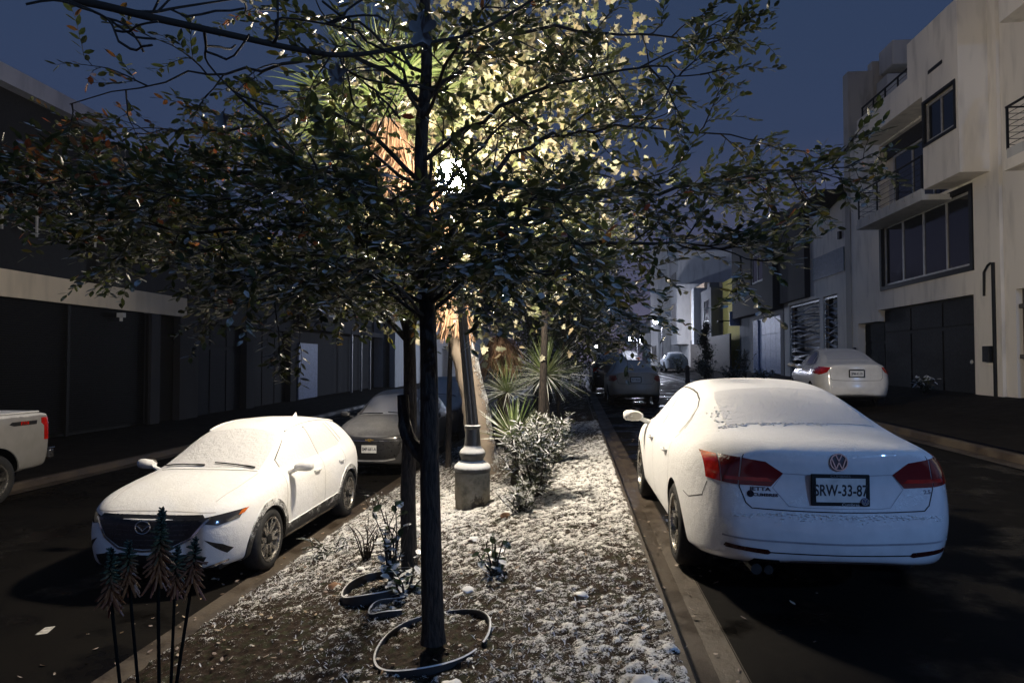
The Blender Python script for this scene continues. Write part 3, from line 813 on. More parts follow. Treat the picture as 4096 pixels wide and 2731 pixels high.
def mirror(root, x, y, z, side, paint, glass=True, s=1.0):
    m = MB(); L = []
    # rounded shell lofted along y
    for t, sy, sz in ((0, .035, .03), (.05, .055, .055), (.13, .06, .062), (.19, .05, .055), (.215, .028, .035)):
        L.append([(x+sy*1.25*math.cos(a)*s-.01*(t > .1), y+side*(t+.05)*s, z+.07*s+sz*math.sin(a)*s+t*.06*s) for a in lin(0, 2*PI*11/12, 12)])
    o = len(m.v)
    for ring in L:
        for p in ring: m.vert(p)
    for i in range(4):
        for k in range(12): m.f.append((i*12+k, i*12+(k+1) % 12, (i+1)*12+(k+1) % 12, (i+1)*12+k))
    m.f.append(tuple(range(12))); m.f.append(tuple(48+k for k in range(12)))
    m.tube([(x, y-side*.03, z), (x-.01, y+side*.09*s, z+.05*s)], [.03*s, .022*s], 8)
    b = autosmooth(m.build('side_mirror', paint, root), 50)
    g = MB(); xb = x-.078*s
    ring = [(xb+.0, y+side*(.145+.075*math.cos(a))*s, z+(.078+.046*math.sin(a))*s) for a in lin(0, 2*PI*15/16, 16)]
    g.add(ring+[(p[0]-.004, p[1], p[2]) for p in ring], [tuple(range(16)), tuple(range(16, 32))]+[(i, (i+1) % 16, 16+(i+1) % 16, 16+i) for i in range(16)])
    g.build('mirror_glass', M('mirror_glass', (.42, .40, .36), .35, .3), b)
    return b
def plate(root, txt, pos, rz, w=.30, h=.15, tcol=None, col=(.62, .62, .60), tilt=0, size=.085, sxx=.8, frame=True, extra=None, dot=None, off=0):
    """number plate whose face looks along local +x rotated by rz"""
    T = Matrix.Translation(pos) @ Matrix.Rotation(rz, 4, 'Z') @ Matrix.Rotation(tilt, 4, 'Y')
    m = MB()
    if frame: m.box((-.012, -w/2-.028, -h/2-.024), (.004, w/2+.028, h/2+.024), .004, T)
    fr = m.build('plate_frame' if frame else 'plate_holder', BLK, root) if frame else root
    m = MB(); m.box((.0045, -w/2, -h/2), (.008, w/2, h/2), 0, T)
    p = m.build('number_plate', M('plate_%d' % int(col[0]*100), col, .35), fr if frame else root)
    par = fr if frame else root
    F = T @ Matrix.Translation((.0082, 0, 0)) @ Matrix(((0, 0, 1, 0), (1, 0, 0, 0), (0, 1, 0, 0), (0, 0, 0, 1)))
    ink = M('plate_ink', tcol or (.02, .02, .025), .5)
    text_mesh(txt, size, 'lettering', ink, par, F @ Matrix.Translation((off, -.004, 0)), .0008, sxx, .002)
    return par, F
PWHITE = snowy('white_paint_snow', (.70, .71, .73), .16, .16, .50, coat=.8, side=.95, sidedir=(-.95, .3, 0), amount=.7)

SNOWP = snowy('thick_snow_on_white', (.72, .72, .72), .3, -.35, .15, side=.8, sidedir=(.8, .2, 0), amount=.4, bumpd=.0035)
CLAD = snowy('black_cladding_snow', (.02, .02, .021), .6, .28, .62, nscale=55, amount=.9, side=.45, sidedir=(.94, .34, 0), grain=.5)
LITE = M('dark_lamp_lens', (.03, .03, .035), .08, var=.1, spec=.7)
CHROME = M('chrome', (.6, .6, .62), .12, .95, var=.05)
RED = M('red_lens', (.42, .010, .006), .12, var=.3, scale=14, spec=.7, coat=.6)
REDD = snowy('dark_red_lens_snow', (.16, .006, .008), .15, .45, 1.0, nscale=70, amount=.6, coat=.6, grain=.55)
ORANGE = M('amber_lens', (.55, .13, .02), .2)
WINSNOW = snowy('snow_on_glass', (.05, .05, .06), .2, -.9, -.3, nscale=30, amount=.55, side=.6, sidedir=(-1, 0, 0), bumpd=.006)
GLSNOW = snowy('snow_layer_on_glass', (.68, .68, .69), .9, -2, -1, nscale=30, bumpd=.010, snow=(.69, .69, .70))
SNOWPURE = snowy('snow_layer', (.75, .75, .76), .9, -2, -1, nscale=30, bumpd=.01)

def roundel(car, root, pos, r, T, parts_mat):
    """ring with the two stacked letters of the maker's emblem"""
    m = MB()
    n = 28
    for i in range(n):
        a, b = 2*PI*i/n, 2*PI*(i+1)/n
        for (r0, r1, z0, z1) in ((r*.86, r, 0, .006),):
            vs = [(r0*math.cos(a), r0*math.sin(a), z1), (r1*math.cos(a), r1*math.sin(a), z1), (r1*math.cos(b), r1*math.sin(b), z1), (r0*math.cos(b), r0*math.sin(b), z1),
                  (r1*math.cos(a), r1*math.sin(a), z0), (r1*math.cos(b), r1*math.sin(b), z0)]
            m.add(vs, [(0, 1, 2, 3), (1, 4, 5, 2)], T)
    def bar(p, q, w=.13):
        p = Vector((*p, 0))*r; q = Vector((*q, 0))*r; t = (q-p).normalized(); s = Vector((-t.y, t.x, 0))*w*r/2
        vs = [p+s, p-s, q-s, q+s]; vs = [v+Vector((0, 0, .005)) for v in vs]+[v.copy() for v in vs]
        m.add(vs, [(0, 1, 2, 3), (0, 4, 5, 1), (1, 5, 6, 2), (2, 6, 7, 3), (3, 7, 4, 0)], T)
    bar((-.33, .82), (0, .12)); bar((.33, .82), (0, .12))
    bar((-.78, .42), (-.34, -.78)); bar((-.34, -.78), (0, -.02)); bar((0, -.02), (.34, -.78)); bar((.34, -.78), (.78, .42))
    e = m.build('emblem', parts_mat, root)
    return e

def sedan_rows(sx=1, sy=1, sz=1, W=.889):
    k = W/.889*sy
    R = [
     (-2.30, .345, .50, .56, .54, .545, .80, .52, .97, .44, 1.03, 1.045),
     (-2.26, .315, .62, .68, .55, .665, .82, .62, .985, .52, 1.045, 1.065),
     (-2.12, .28, .735, .785, .56, .765, .86, .70, .99, .57, 1.06, 1.085),
     (-1.88, .24, .81, .85, .57, .835, .90, .75, 1.0, .60, 1.075, 1.10),
     (-1.60, .21, .84, .878, .58, .880, .92, .775, 1.01, .62, 1.11, 1.14),
     (-1.25, .20, .855, .889, .60, .880, .93, .765, 1.00, .60, 1.235, 1.28),
     (-.78, .20, .855, .889, .60, .880, .93, .765, .985, .575, 1.375, 1.42),
     (-.25, .20, .855, .889, .60, .880, .925, .765, .975, .575, 1.415, 1.465),
     (.30, .20, .855, .889, .60, .880, .915, .765, .965, .58, 1.395, 1.45),
     (.75, .20, .855, .889, .60, .880, .905, .765, .955, .60, 1.25, 1.32),
     (1.15, .20, .855, .889, .60, .878, .89, .765, .945, .63, 1.02, 1.07),
     (1.32, .20, .85, .885, .59, .865, .87, .74, .93, .55, .965, .985),
     (1.80, .21, .82, .87, .56, .835, .81, .69, .87, .5, .89, .905),
     (2.08, .22, .76, .80, .52, .76, .74, .62, .795, .45, .81, .82),
     (2.24, .24, .62, .66, .48, .62, .66, .5, .70, .38, .715, .72),
     (2.31, .28, .48, .52, .46, .50, .60, .4, .64, .3, .65, .655)]
    return [(r[0]*sx, r[1]*sz, r[2]*k, r[3]*k, r[4]*sz, r[5]*k, r[6]*sz, r[7]*k, r[8]*sz, r[9]*k, r[10]*sz, r[11]*sz) for r in R]
def tailf(z): return 0 if z < .62 else min(.075, (z-.62)*.30) if z < .9 else .075-.35*(z-.9) if z < 1.0 else .035

# ---------------- the near white saloon seen from behind
def white_saloon():
    root = thing('parked_car', 'white saloon coated in snow, closest car at the right, seen from behind', 'car', (1.665, 6.74, .02), PI/2+.004)
    c = Car(root, sedan_rows(), PWHITE, tail=tailf, bow_r=.085, bow_f=.12)
    c.finish([(-1.235, .315), (1.42, .315)], .362, 1.77)
    for x in (-1.235, 1.42):
        for s in (-1, 1): wheel(root, x, s*.77, .322, .322, .215, s, 10, .225)
    underbody(root, -1.7, 1.95, 1.15, .2, .25)
    # glasshouse, all under snow, outlined by the dark rubber
    side = [(-1.42, 1.0), (-1.30, 1.10), (-1.02, 1.245), (-.70, 1.345), (-.25, 1.385), (.25, 1.375), (.62, 1.29), (1.02, 1.06), (1.08, .985), (.4, .985), (-.6, .995)]
    wf = c.patch('side_window', 'left', [(.06, 1.0), (.06, 1.345), (.25, 1.335), (.60, 1.245), (.95, 1.05), (1.0, 1.0)], WINSNOW, .003, both=True)
    wr = c.patch('side_window', 'left', [(.02, 1.0), (.02, 1.345), (-.25, 1.345), (-.62, 1.315), (-.92, 1.215), (-.98, 1.13), (-.93, 1.01)], WINSNOW, .003, both=True)
    c.line('left', [(-1.02, 1.05), (-1.02, 1.13), (-.95, 1.225), (-.82, 1.285), (-.62, 1.328), (-.40, 1.348), (-.15, 1.358), (.15, 1.356), (.35, 1.33), (.62, 1.255), (.85, 1.14), (1.02, 1.03)], .015, both=True, name='window_seal')
    c.line('left', [(.04, 1.355), (.045, 1.16)], .010, both=True, name='window_seal')
    c.line('left', [(.05, 1.10), (.05, .98)], .006, both=True, name='window_seal')
    c.line('left', [(-.98, 1.17), (-.985, 1.0), (-.95, .965)], .008, both=True, name='window_seal')
    c.line('left', [(.055, .96), (.05, .62), (.05, .32)], .005, both=True)
    c.line('left', [(-.95, .93), (-1.02, .72), (-.90, .48), (-.86, .32)], .005, both=True)
    c.line('left', [(1.08, .94), (1.12, .6), (1.05, .32)], .005, both=True)
    rw = c.patch('rear_window', 'top', [(-1.58, -.53), (-1.60, 0), (-1.58, .53), (-1.02, .50), (-.88, .47), (-.85, 0), (-.88, -.47), (-1.02, -.50)], GLSNOW, .006, .01, .05)
    c.patch('windscreen', 'top', [(.50, -.50), (.46, 0), (.50, .50), (1.12, .62), (1.17, 0), (1.12, -.62)], WINSNOW, .004, .01, .05)
    # crumbled snow at the foot and left of the rear window
    m = MB(); random.seed(11)
    for k in range(150):
        if k < 100: x, y = -1.60+random.gauss(0, .02), random.uniform(-.2, .60)
        else: x, y = random.uniform(-1.5, -1.2), .5+random.gauss(0, .05)
        p, nn = c.hit('top', x, y); r = random.uniform(.004, .013)
        for sgn in (0,):
            T = Matrix.Translation(p+nn*r*.3) @ Matrix.Rotation(random.uniform(0, 6), 4, nn) @ Matrix.Diagonal((random.uniform(.8, 1.6), random.uniform(.8, 1.6), .7, 1))
            m.lathe([(r*.5, -r*.6), (r, 0), (r*.55, r*.6)], 6, T)
    m.build('snow_crumbs', SNOWPURE, root)['kind'] = 'stuff'
    m = MB()
    for k in range(300):
        y = random.uniform(-.66, .66); z = .645-abs(random.gauss(0, .018))-.01*(abs(y) > .5)
        p, nn = c.hit('rear', y, z); r = random.uniform(.003, .009)
        T = Matrix.Translation(p) @ Matrix.Diagonal((1, random.uniform(.8, 2.2), .8, 1)); m.lathe([(r*.5, -r*.6), (r, 0), (r*.55, r*.6)], 6, T)
    m.build('bumper_snow', SNOWPURE, root)['kind'] = 'stuff'
    c.line('rear', [(.70, .478), (.5, .470), (0, .466)], .012, .003, both=True, name='bumper_crease_shade', mat=M('crease_shade_grey', (.30, .30, .33), .6))  # grey ribbon paints the shade along the bumper ridge
    # rear: lamps, shut lines, reflectors, plate
    inner = [(.335, .893), (.44, .965), (.575, .983), (.60, .811), (.41, .808)]
    outer = [(.585, .984), (.66, .986), (.695, .984), (.695, .818), (.608, .811)]
    tip = [(.702, .983), (.772, .978), (.772, .828), (.702, .819)]
    for o in c.patch('tail_lamp', 'rear', inner, REDD, .006, .02, .02, both=True): 
        m = MB()
    c.patch('tail_lamp', 'rear', outer, REDD, .006, .02, .02, both=True)
    c.patch('tail_lamp', 'rear', tip, RED, .007, .02, .015, both=True)
    c.patch('tail_lamp_band', 'rear', [(.43, .862), (.68, .860), (.68, .838), (.40, .838)], RED, .0085, .01, .015, both=True)
    c.line('rear', [(.575, .985), (.60, .80), (.565, .70), (.53, .668), (.3, .662), (0, .660)], .007, both=True, name='boot_gap')
    c.line('rear', [(.34, .892), (.2, .888), (0, .887)], .005, both=True, name='boot_crease_shade', mat=M('crease_shade_grey', (.30, .30, .33), .6))  # boot lid creases: their shade is drawn as grey ribbons
    c.line('rear', [(.34, .885), (.40, .80), (.31, .69), (.25, .684), (0, .682)], .004, both=True, name='boot_crease_shade', mat=M('crease_shade_grey', (.30, .30, .33), .6))
    c.line('rear', [(.565, 1.005), (.575, .985)], .007, both=True, name='boot_gap')
    c.line('rear', [(0, .395), (.45, .395), (.68, .40)], .008, both=True, name='bumper_gap')
    c.line('left', [(-2.02, .70), (-1.80, .645), (-1.66, .66)], .006, both=True, name='bumper_gap')
    c.line('left', [(-2.02, .70), (-2.06, .80)], .006, both=True, name='bumper_gap')
    c.patch('reflector', 'rear', [(.42, .395), (.44, .412), (.68, .428), (.69, .404), (.44, .382)], M('reflector_red', (.035, .004, .004), .3), .004, .01, .02, both=True)
    m = MB(); m.tube([(-2.25, .50, .27), (-1.9, .50, .27)], .035, 12); m.tube([(-2.24, .42, .265), (-1.9, .42, .27)], .03, 12); m.build('exhaust_pipe', M('exhaust_metal', (.05, .05, .05), .5, .8), root)
    c.patch('bumper_recess', 'rear', [(.34, .30), (.37, .345), (.52, .348), (.56, .30)], BLK, .003, .01, .02)
    p, nn = c.hit('rear', 0, .80)
    par, F = plate(root, 'SRW-33-87', (p.x-.016, 0, .80), PI, .30, .15, size=.098, sxx=.70)
    text_mesh('Cumbres', .026, 'frame_lettering', M('frame_letter_white', (.5, .5, .5), .5), par, F @ Matrix.Translation((.06, -.0895, -.003)), .001, 1.1)
    text_mesh('CUMBRES', .022, 'frame_lettering', M('frame_letter_grey', (.16, .16, .17), .5), par, F @ Matrix.Translation((0, .087, -.003)), .001, 1.3)
    Tb = F @ Matrix.Translation((.143, -.067, .003))
    m = MB(); m.lathe([(.024, -.002), (.024, .001)], 24, Tb); m.build('plate_badge', M('badge_blue', (.05, .07, .25), .4), par)
    roundel(c, root, None, .022, Tb @ Matrix.Translation((0, 0, .0015)), ALU)
    p, nn = c.hit('rear', 0, .972)
    rx = nn.normalized(); up = Vector((0, 0, 1)); up = (up-rx*up.dot(rx)).normalized(); rt = up.cross(rx)
    T = Matrix((( rt.x, up.x, rx.x, p.x), (rt.y, up.y, rx.y, p.y), (rt.z, up.z, rx.z, p.z), (0, 0, 0, 1))) @ Matrix.Translation((0, 0, .003))
    m = MB(); m.lathe([(.055, -.004), (.056, .0015), (.05, .002)], 32, T); m.build('emblem_base', M('emblem_grey', (.10, .10, .12), .3, .5), root)
    roundel(c, root, None, .055, T @ Matrix.Translation((0, 0, .002)), CHROME)
    def badge(txt, y, z, size, mat, sx=1.2, name='badge'):
        p, nn = c.hit('rear', y, z); rx = nn.normalized(); up = (Vector((0, 0, 1))-rx*rx.z).normalized(); rt = up.cross(rx)
        T = Matrix(((rt.x, up.x, rx.x, p.x), (rt.y, up.y, rx.y, p.y), (rt.z, up.z, rx.z, p.z), (0, 0, 0, 1))) @ Matrix.Translation((0, 0, .002))
        return text_mesh(txt, size, name, mat, root, T, .0015, sx, .0008)
    DK = M('badge_dark', (.03, .03, .045), .3, .4)
    badge('JETTA', .475, .788, .032, DK, 1.5); badge('CUMBRES', .445, .752, .026, DK, 1.35)
    p, nn = c.hit('rear', .535, .757); m = MB(); m.lathe([(.022, 0), (.018, .0), (.012, .0)], 20, Matrix.Translation(p+nn*.003) @ nn.to_track_quat('Z', 'Y').to_matrix().to_4x4()); m.build('dealer_badge', DK, root)
    badge('2.5', -.56, .782, .034, M('badge_grey', (.25, .25, .28), .3, .5), 1.2)
    for s in (-1, 1): mirror(root, .86, s*.84, .93, s, PWHITE)
    for s in (-1, 1):
        for x in (-.78, .22):
            p, nn = c.hit('left' if s > 0 else 'right', x, .845); m = MB()
            m.tube([p+Vector((-.10, 0, 0)), p+nn*.03+Vector((-.06, 0, 0)), p+nn*.03+Vector((.06, 0, 0)), p+Vector((.10, 0, 0))], .011, 8); m.build('door_handle', PWHITE, root, True)
    for s in (-1, 1): c.patch('headlight', 'front', [(.42*s, .60), (.44*s, .70), (.66*s, .74), (.70*s, .68)][::s], LITE, .004, .01, .04)
    return c
white_saloon()

# ---------------- snow covered crossover facing the camera
def suv_rows(sx=1, W=.8825, sz=1):
    k = W/.8825
    R = [
     (-2.12, .28, .50, .56, .60, .54, .92, .60, 1.02, .48, 1.06, 1.08),
     (-2.05, .25, .64, .69, .62, .67, .95, .67, 1.10, .53, 1.17, 1.20),
     (-1.90, .23, .80, .84, .62, .82, .98, .70, 1.10, .545, 1.32, 1.36),
     (-1.62, .21, .84, .875, .62, .86, 1.0, .735, 1.10, .55, 1.43, 1.475),
     (-1.10, .21, .85, .8825, .62, .868, 1.0, .755, 1.08, .565, 1.49, 1.54),
     (-.55, .21, .85, .8825, .62, .868, .99, .76, 1.05, .575, 1.505, 1.56),
     (-.05, .21, .85, .8825, .62, .868, .98, .76, 1.04, .58, 1.475, 1.53),
     (.38, .21, .85, .8825, .62, .868, .965, .755, 1.03, .60, 1.33, 1.40),
     (.78, .21, .85, .8825, .62, .866, .955, .75, 1.02, .625, 1.12, 1.175),
     (1.00, .21, .85, .8825, .62, .862, .94, .74, 1.01, .60, 1.045, 1.075),
     (1.25, .21, .845, .88, .61, .855, .92, .72, .985, .55, 1.015, 1.03),
     (1.65, .215, .82, .865, .58, .83, .87, .69, .93, .52, .95, .965),
     (1.90, .22, .74, .785, .55, .75, .80, .62, .865, .48, .88, .89),
     (2.05, .235, .60, .65, .52, .62, .74, .52, .80, .42, .81, .82),
     (2.12, .27, .44, .49, .50, .47, .70, .42, .755, .34, .765, .77)]
    return [(r[0]*sx, r[1]*sz, r[2]*k, r[3]*k, r[4]*sz, r[5]*k, r[6]*sz, r[7]*k, r[8]*sz, r[9]*k, r[10]*sz, r[11]*sz) for r in R]
def nosef(z): return 0 if z < .45 else -(z-.45)*.12
def crossover(root, paint, W=.8825, sx=1, sz=1, clad=None, glass=WINSNOW, hero=False):
    c = Car(root, suv_rows(sx, W, sz), paint, nose=nosef, bow_r=.08, bow_f=.10)
    fa, ra, wr = 1.24*sx, -1.33*sx, .335
    c.finish([(ra, .325), (fa, .325)], .372, W*2-.02)
    for x in (ra, fa):
        for s in (-1, 1): wheel(root, x, s*(W-.118), wr, wr, .215, s, 12 if hero else 10, .232)
    underbody(root, -1.95*sx, 1.95*sx, 1.35, .2, .3)
    z = lambda v: v*sz
    X_ = lambda v: v*sx
    def q(pts): return [(X_(a), z(b)) for a, b in pts]
    c.patch('side_window', 'left', q([(-.32, 1.08), (-.32, 1.455), (-.1, 1.44), (.28, 1.34), (.66, 1.14), (.70, 1.065)]), glass, .003, both=True)
    c.patch('side_window', 'left', q([(-.38, 1.085), (-.38, 1.458), (-.75, 1.455), (-1.05, 1.43), (-1.20, 1.14), (-1.15, 1.11)]), glass, .003, both=True)
    c.line('left', q([(.72, 1.06), (.67, 1.14), (.29, 1.335), (-.1, 1.432), (-.45, 1.45), (-.8, 1.445), (-1.08, 1.422), (-1.24, 1.14)]), .014, both=True, name='window_seal')
    c.line('left', q([(-.35, 1.44), (-.35, 1.07)]), .016, both=True, name='window_seal')
    c.line('left', q([(-1.20, 1.435), (-1.36, 1.16)]), .014, both=True, name='window_seal')
    c.line('left', q([(-.35, 1.04), (-.36, .6), (-.36, .40)]), .005, both=True)
    c.line('left', q([(.80, 1.0), (.85, .6), (.80, .40)]), .005, both=True)
    c.line('left', q([(-1.15, 1.05), (-1.2, .9), (-1.0, .62), (-.97, .4)]), .005, both=True)
    c.patch('windscreen', 'top', [(X_(.93), -.57*W/.88), (X_(.97), 0), (X_(.93), .57*W/.88), (X_(.20), .50*W/.88), (X_(.12), 0), (X_(.20), -.50*W/.88)], glass if hero else SNOWG, .004, .01, .05)
    for (yy, x0, x1, y1) in ((.52, .96, .915, .02), (-.08, .97, .925, -.58)):
        m = MB(); pts = []
        for t in lin(0, 1, 12):
            p, nn = c.hit('top', X_(x0+(x1-x0)*t-.02), (yy+(y1-yy)*t)*W/.88); pts.append(p+nn*.02)
        m.tube(pts, [.011]*3+[.008]*9, 6); m.build('wiper', BLK, root)
    c.line('top', [(X_(.99), -.58), (X_(1.02), -.3), (X_(1.03), 0), (X_(1.02), .3), (X_(.99), .58)], .012, name='bonnet_gap')
    c.line('top', [(X_(1.02), .60*W/.88), (X_(1.5), .60*W/.88), (X_(1.85), .555*W/.88)], .006, both=True, name='bonnet_gap', mat=M('snow_line', (.38, .36, .33), .7))
    # black arches and sills
    cl = clad or CLAD
    for ax in (ra, fa):
        ring = [(ax+math.cos(a)*.445, .325+math.sin(a)*.445) for a in lin(-.28, PI+.28, 26)]+[(ax+math.cos(a)*.374, .325+math.sin(a)*.374) for a in lin(PI+.28, -.28, 26)]
        c.patch('arch_cladding', 'left', ring, cl, .014, .03, .03, both=True)
    c.patch('sill_cladding', 'left', [(ra+.46, .44), (fa-.46, .40), (fa-.42, .235), (ra+.42, .235)], cl, .012, .03, .04, both=True)
    c.patch('sill_trim', 'left', [(ra+.44, .285), (fa-.44, .275), (fa-.44, .250), (ra+.44, .255)], CHROME, .016, .01, .04, both=True)
    for s in (-1, 1): mirror(root, .66*sx, s*(W-.045), .99*sz, s, paint)
    m = MB(); 
    for s in (-1, 1):
        for x in (-1.0, -.1):
            p, nn = c.hit('left' if s > 0 else 'right', x*sx, .90*sz); m = MB()
            m.tube([p+Vector((-.10, 0, 0)), p+nn*.03+Vector((-.06, 0, 0)), p+nn*.03+Vector((.06, 0, 0)), p+Vector((.10, 0, 0))], .012, 8); m.build('door_handle', paint, root, True)
    return c
SNOWG = snowy('thin_snow_on_glass', (.02, .02, .025), .15, -.6, .3, nscale=25, amount=.6, side=0, snow=(.52, .52, .54))
def facade_front(c, root):
    """five sided grille, lamps and lower wings of the hero crossover"""
    GR = M('grille_black', (.012, .012, .013), .35)
    poly = [(-.52, .765), (.52, .765), (.56, .72), (.44, .56), (.26, .47), (0, .455), (-.26, .47), (-.44, .56), (-.56, .72)]
    g = c.patch('grille', 'front', poly, GR, .004, .02, .03)
    c.line('front', [(-.60, .735), (-.56, .70), (-.45, .555), (-.27, .455), (0, .438), (.27, .455), (.45, .555), (.56, .70), (.60, .735)], .022, .010, name='grille_surround', mat=CHROME)
    for z in (.50, .545, .59, .635, .68, .725):
        hw = .28+(z-.47)*.95 if z < .72 else .5
        hw = min(hw, .5)
        c.line('front', [(-hw, z), (hw, z)], .009, .012, name='grille_bar', mat=M('grille_bar', (.06, .06, .065), .3, .3), step=.05)
    # oval winged emblem
    p, nn = c.hit('front', 0, .665)
    m = MB(); n = 28
    T = Matrix.Translation(p+nn*.03) @ nn.to_track_quat('Z', 'Y').to_matrix().to_4x4()
    ring = [Vector((math.cos(a)*.078, math.sin(a)*.060, 0)) for a in lin(0, 2*PI, n+1)]
    m.tube([T @ v for v in ring], .006, 6, False)
    for s in (-1, 1):
        m.tube([T @ Vector(v) for v in ((s*.076, .018, 0), (s*.045, .006, 0), (0, -.034, 0))], .005, 6)
    m.build('emblem', CHROME, root)
    for s in (1, -1):
        pl = [(.48*s, .725), (.56*s, .675), (.66*s, .655), (.785*s, .695), (.80*s, .775), (.72*s, .765), (.60*s, .745)]
        c.patch('headlight', 'front', pl, LITE, .006, .02, .02)
        c.patch('indicator', 'front', [(.775*s, .722), (.80*s, .735), (.81*s, .775), (.785*s, .765)], ORANGE, .009, .01, .02)
        c.patch('lower_wing', 'front', [(.56*s, .53), (.70*s, .47), (.76*s, .41), (.72*s, .37)], GR, .004, .01, .03)
    c.patch('lower_grille', 'front', [(-.58, .36), (-.40, .40), (.40, .40), (.58, .36), (.52, .25), (-.52, .25)], GR, .004, .01, .04)
    c.line('front', [(-.72, .30), (-.55, .255), (0, .235), (.55, .255), (.72, .30)], .022, .014, name='chin_trim', mat=CHROME)
    c.line('front', [(-.62, .775), (-.3, .79), (0, .793), (.3, .79), (.62, .775)], .007, .002, name='bonnet_gap', mat=M('snow_line', (.38, .36, .33), .7))
    p, nn = c.hit('front', 0, .365)
    plate(root, 'RUK-81-52', (c.x1-.02, 0, .385), 0, .30, .15, size=.095, sxx=.72, frame=False, col=(.58, .58, .58))
rt = thing('parked_car', 'snow covered white crossover facing the camera at the left kerb with black wheel arches', 'car', (-4.20, 8.42, ZL), -PI/2)
c3 = crossover(rt, SNOWP, hero=True, sz=.975, glass=GLSNOW); facade_front(c3, rt)
p, nn = c3.hit('top', -1.35, 0); m = MB(); m.add([(p.x+.10, 0, p.z-.01), (p.x-.08, .02, p.z-.01), (p.x-.08, -.02, p.z-.01), (p.x-.07, 0, p.z+.065)], [(0, 1, 3), (1, 2, 3), (2, 0, 3), (0, 2, 1)]); m.build('roof_fin', SNOWP, rt)
for s in (-1, 1):
    m = MB(); pts = []
    for x in lin(-1.6, .1, 14):
        p, nn = c3.hit('top', x, s*.50); pts.append((p.x, p.y, p.z+.012))
    m.tube(pts, .014, 6); m.build('roof_rail', SNOWP, rt, True)

# ---------------- grey crossover behind it
GREYP = snowy('grey_paint_thin_snow', (.045, .045, .048), .3, .5, 1.15, coat=.5, nscale=30, snow=(.34, .335, .33), amount=.4)
rt = thing('parked_car', 'grey crossover with a gold emblem and thin snow parked behind the white crossover', 'car', (-4.0, 15.05, ZL), -PI/2)
c = crossover(rt, GREYP, W=.90, sx=1.0, sz=1.06, clad=BLK)
c.patch('grille', 'front', [(-.60, .76), (.60, .76), (.62, .70), (.58, .50), (.50, .38), (-.50, .38), (-.58, .50), (-.62, .70)], M('grille_black', (.012, .012, .013), .35), .004, .02, .04)
c.line('front', [(-.55, .73), (.55, .73)], .012, .008, name='grille_bar', mat=CHROME)
c.line('front', [(-.50, .38), (-.3, .345), (.3, .345), (.50, .38)], .03, .008, name='chin_trim', mat=M('silver_plastic', (.30, .30, .30), .45))
for s in (1, -1):
    c.patch('headlight', 'front', [(.50*s, .74), (.52*s, .79), (.80*s, .84), (.80*s, .80)], LITE, .006, .02, .03)
    c.patch('fog_lamp', 'front', [(.60*s, .50), (.62*s, .62), (.74*s, .64), (.72*s, .50)], LITE, .006, .02, .03)
p, nn = c.hit('front', 0, .745)
m = MB(); m.prism([(-.085, -.012), (-.035, -.012), (-.03, -.028), (.03, -.028), (.035, -.012), (.085, -.012), (.085, .012), (.035, .012), (.03, .028), (-.03, .028), (-.035, .012), (-.085, .012)], 'x', 0, .012)
o = m.build('emblem', M('gold_emblem', (.75, .50, .18), .25, .8), rt); o.location = p+nn*.004
plate(rt, 'SMP-661-A', (c.x1+.005, 0, .575), 0, .30, .15, size=.085, sxx=.72, frame=False)
# ---------------- dark vehicle behind that one
rt = thing('parked_car', 'tall dark grey vehicle with a snowy roof hidden behind the grey crossover', 'car', (-4.0, 20.4, zl(0, 20.4)), -PI/2)
DKP = snowy('dark_paint_thin_snow', (.035, .036, .04), .25, .4, 1.0, coat=.5, nscale=30, snow=(.45, .45, .46), amount=.4)
c = crossover(rt, DKP, W=.93, sx=1.05, sz=1.16, clad=BLK)
c.patch('grille', 'front', [(-.55, .86), (.55, .86), (.50, .62), (-.50, .62)], BLK, .004, .02, .04)
for s in (1, -1): c.patch('headlight', 'front', [(.58*s, .82), (.58*s, .90), (.82*s, .92), (.82*s, .86)], LITE, .006, .02, .03)

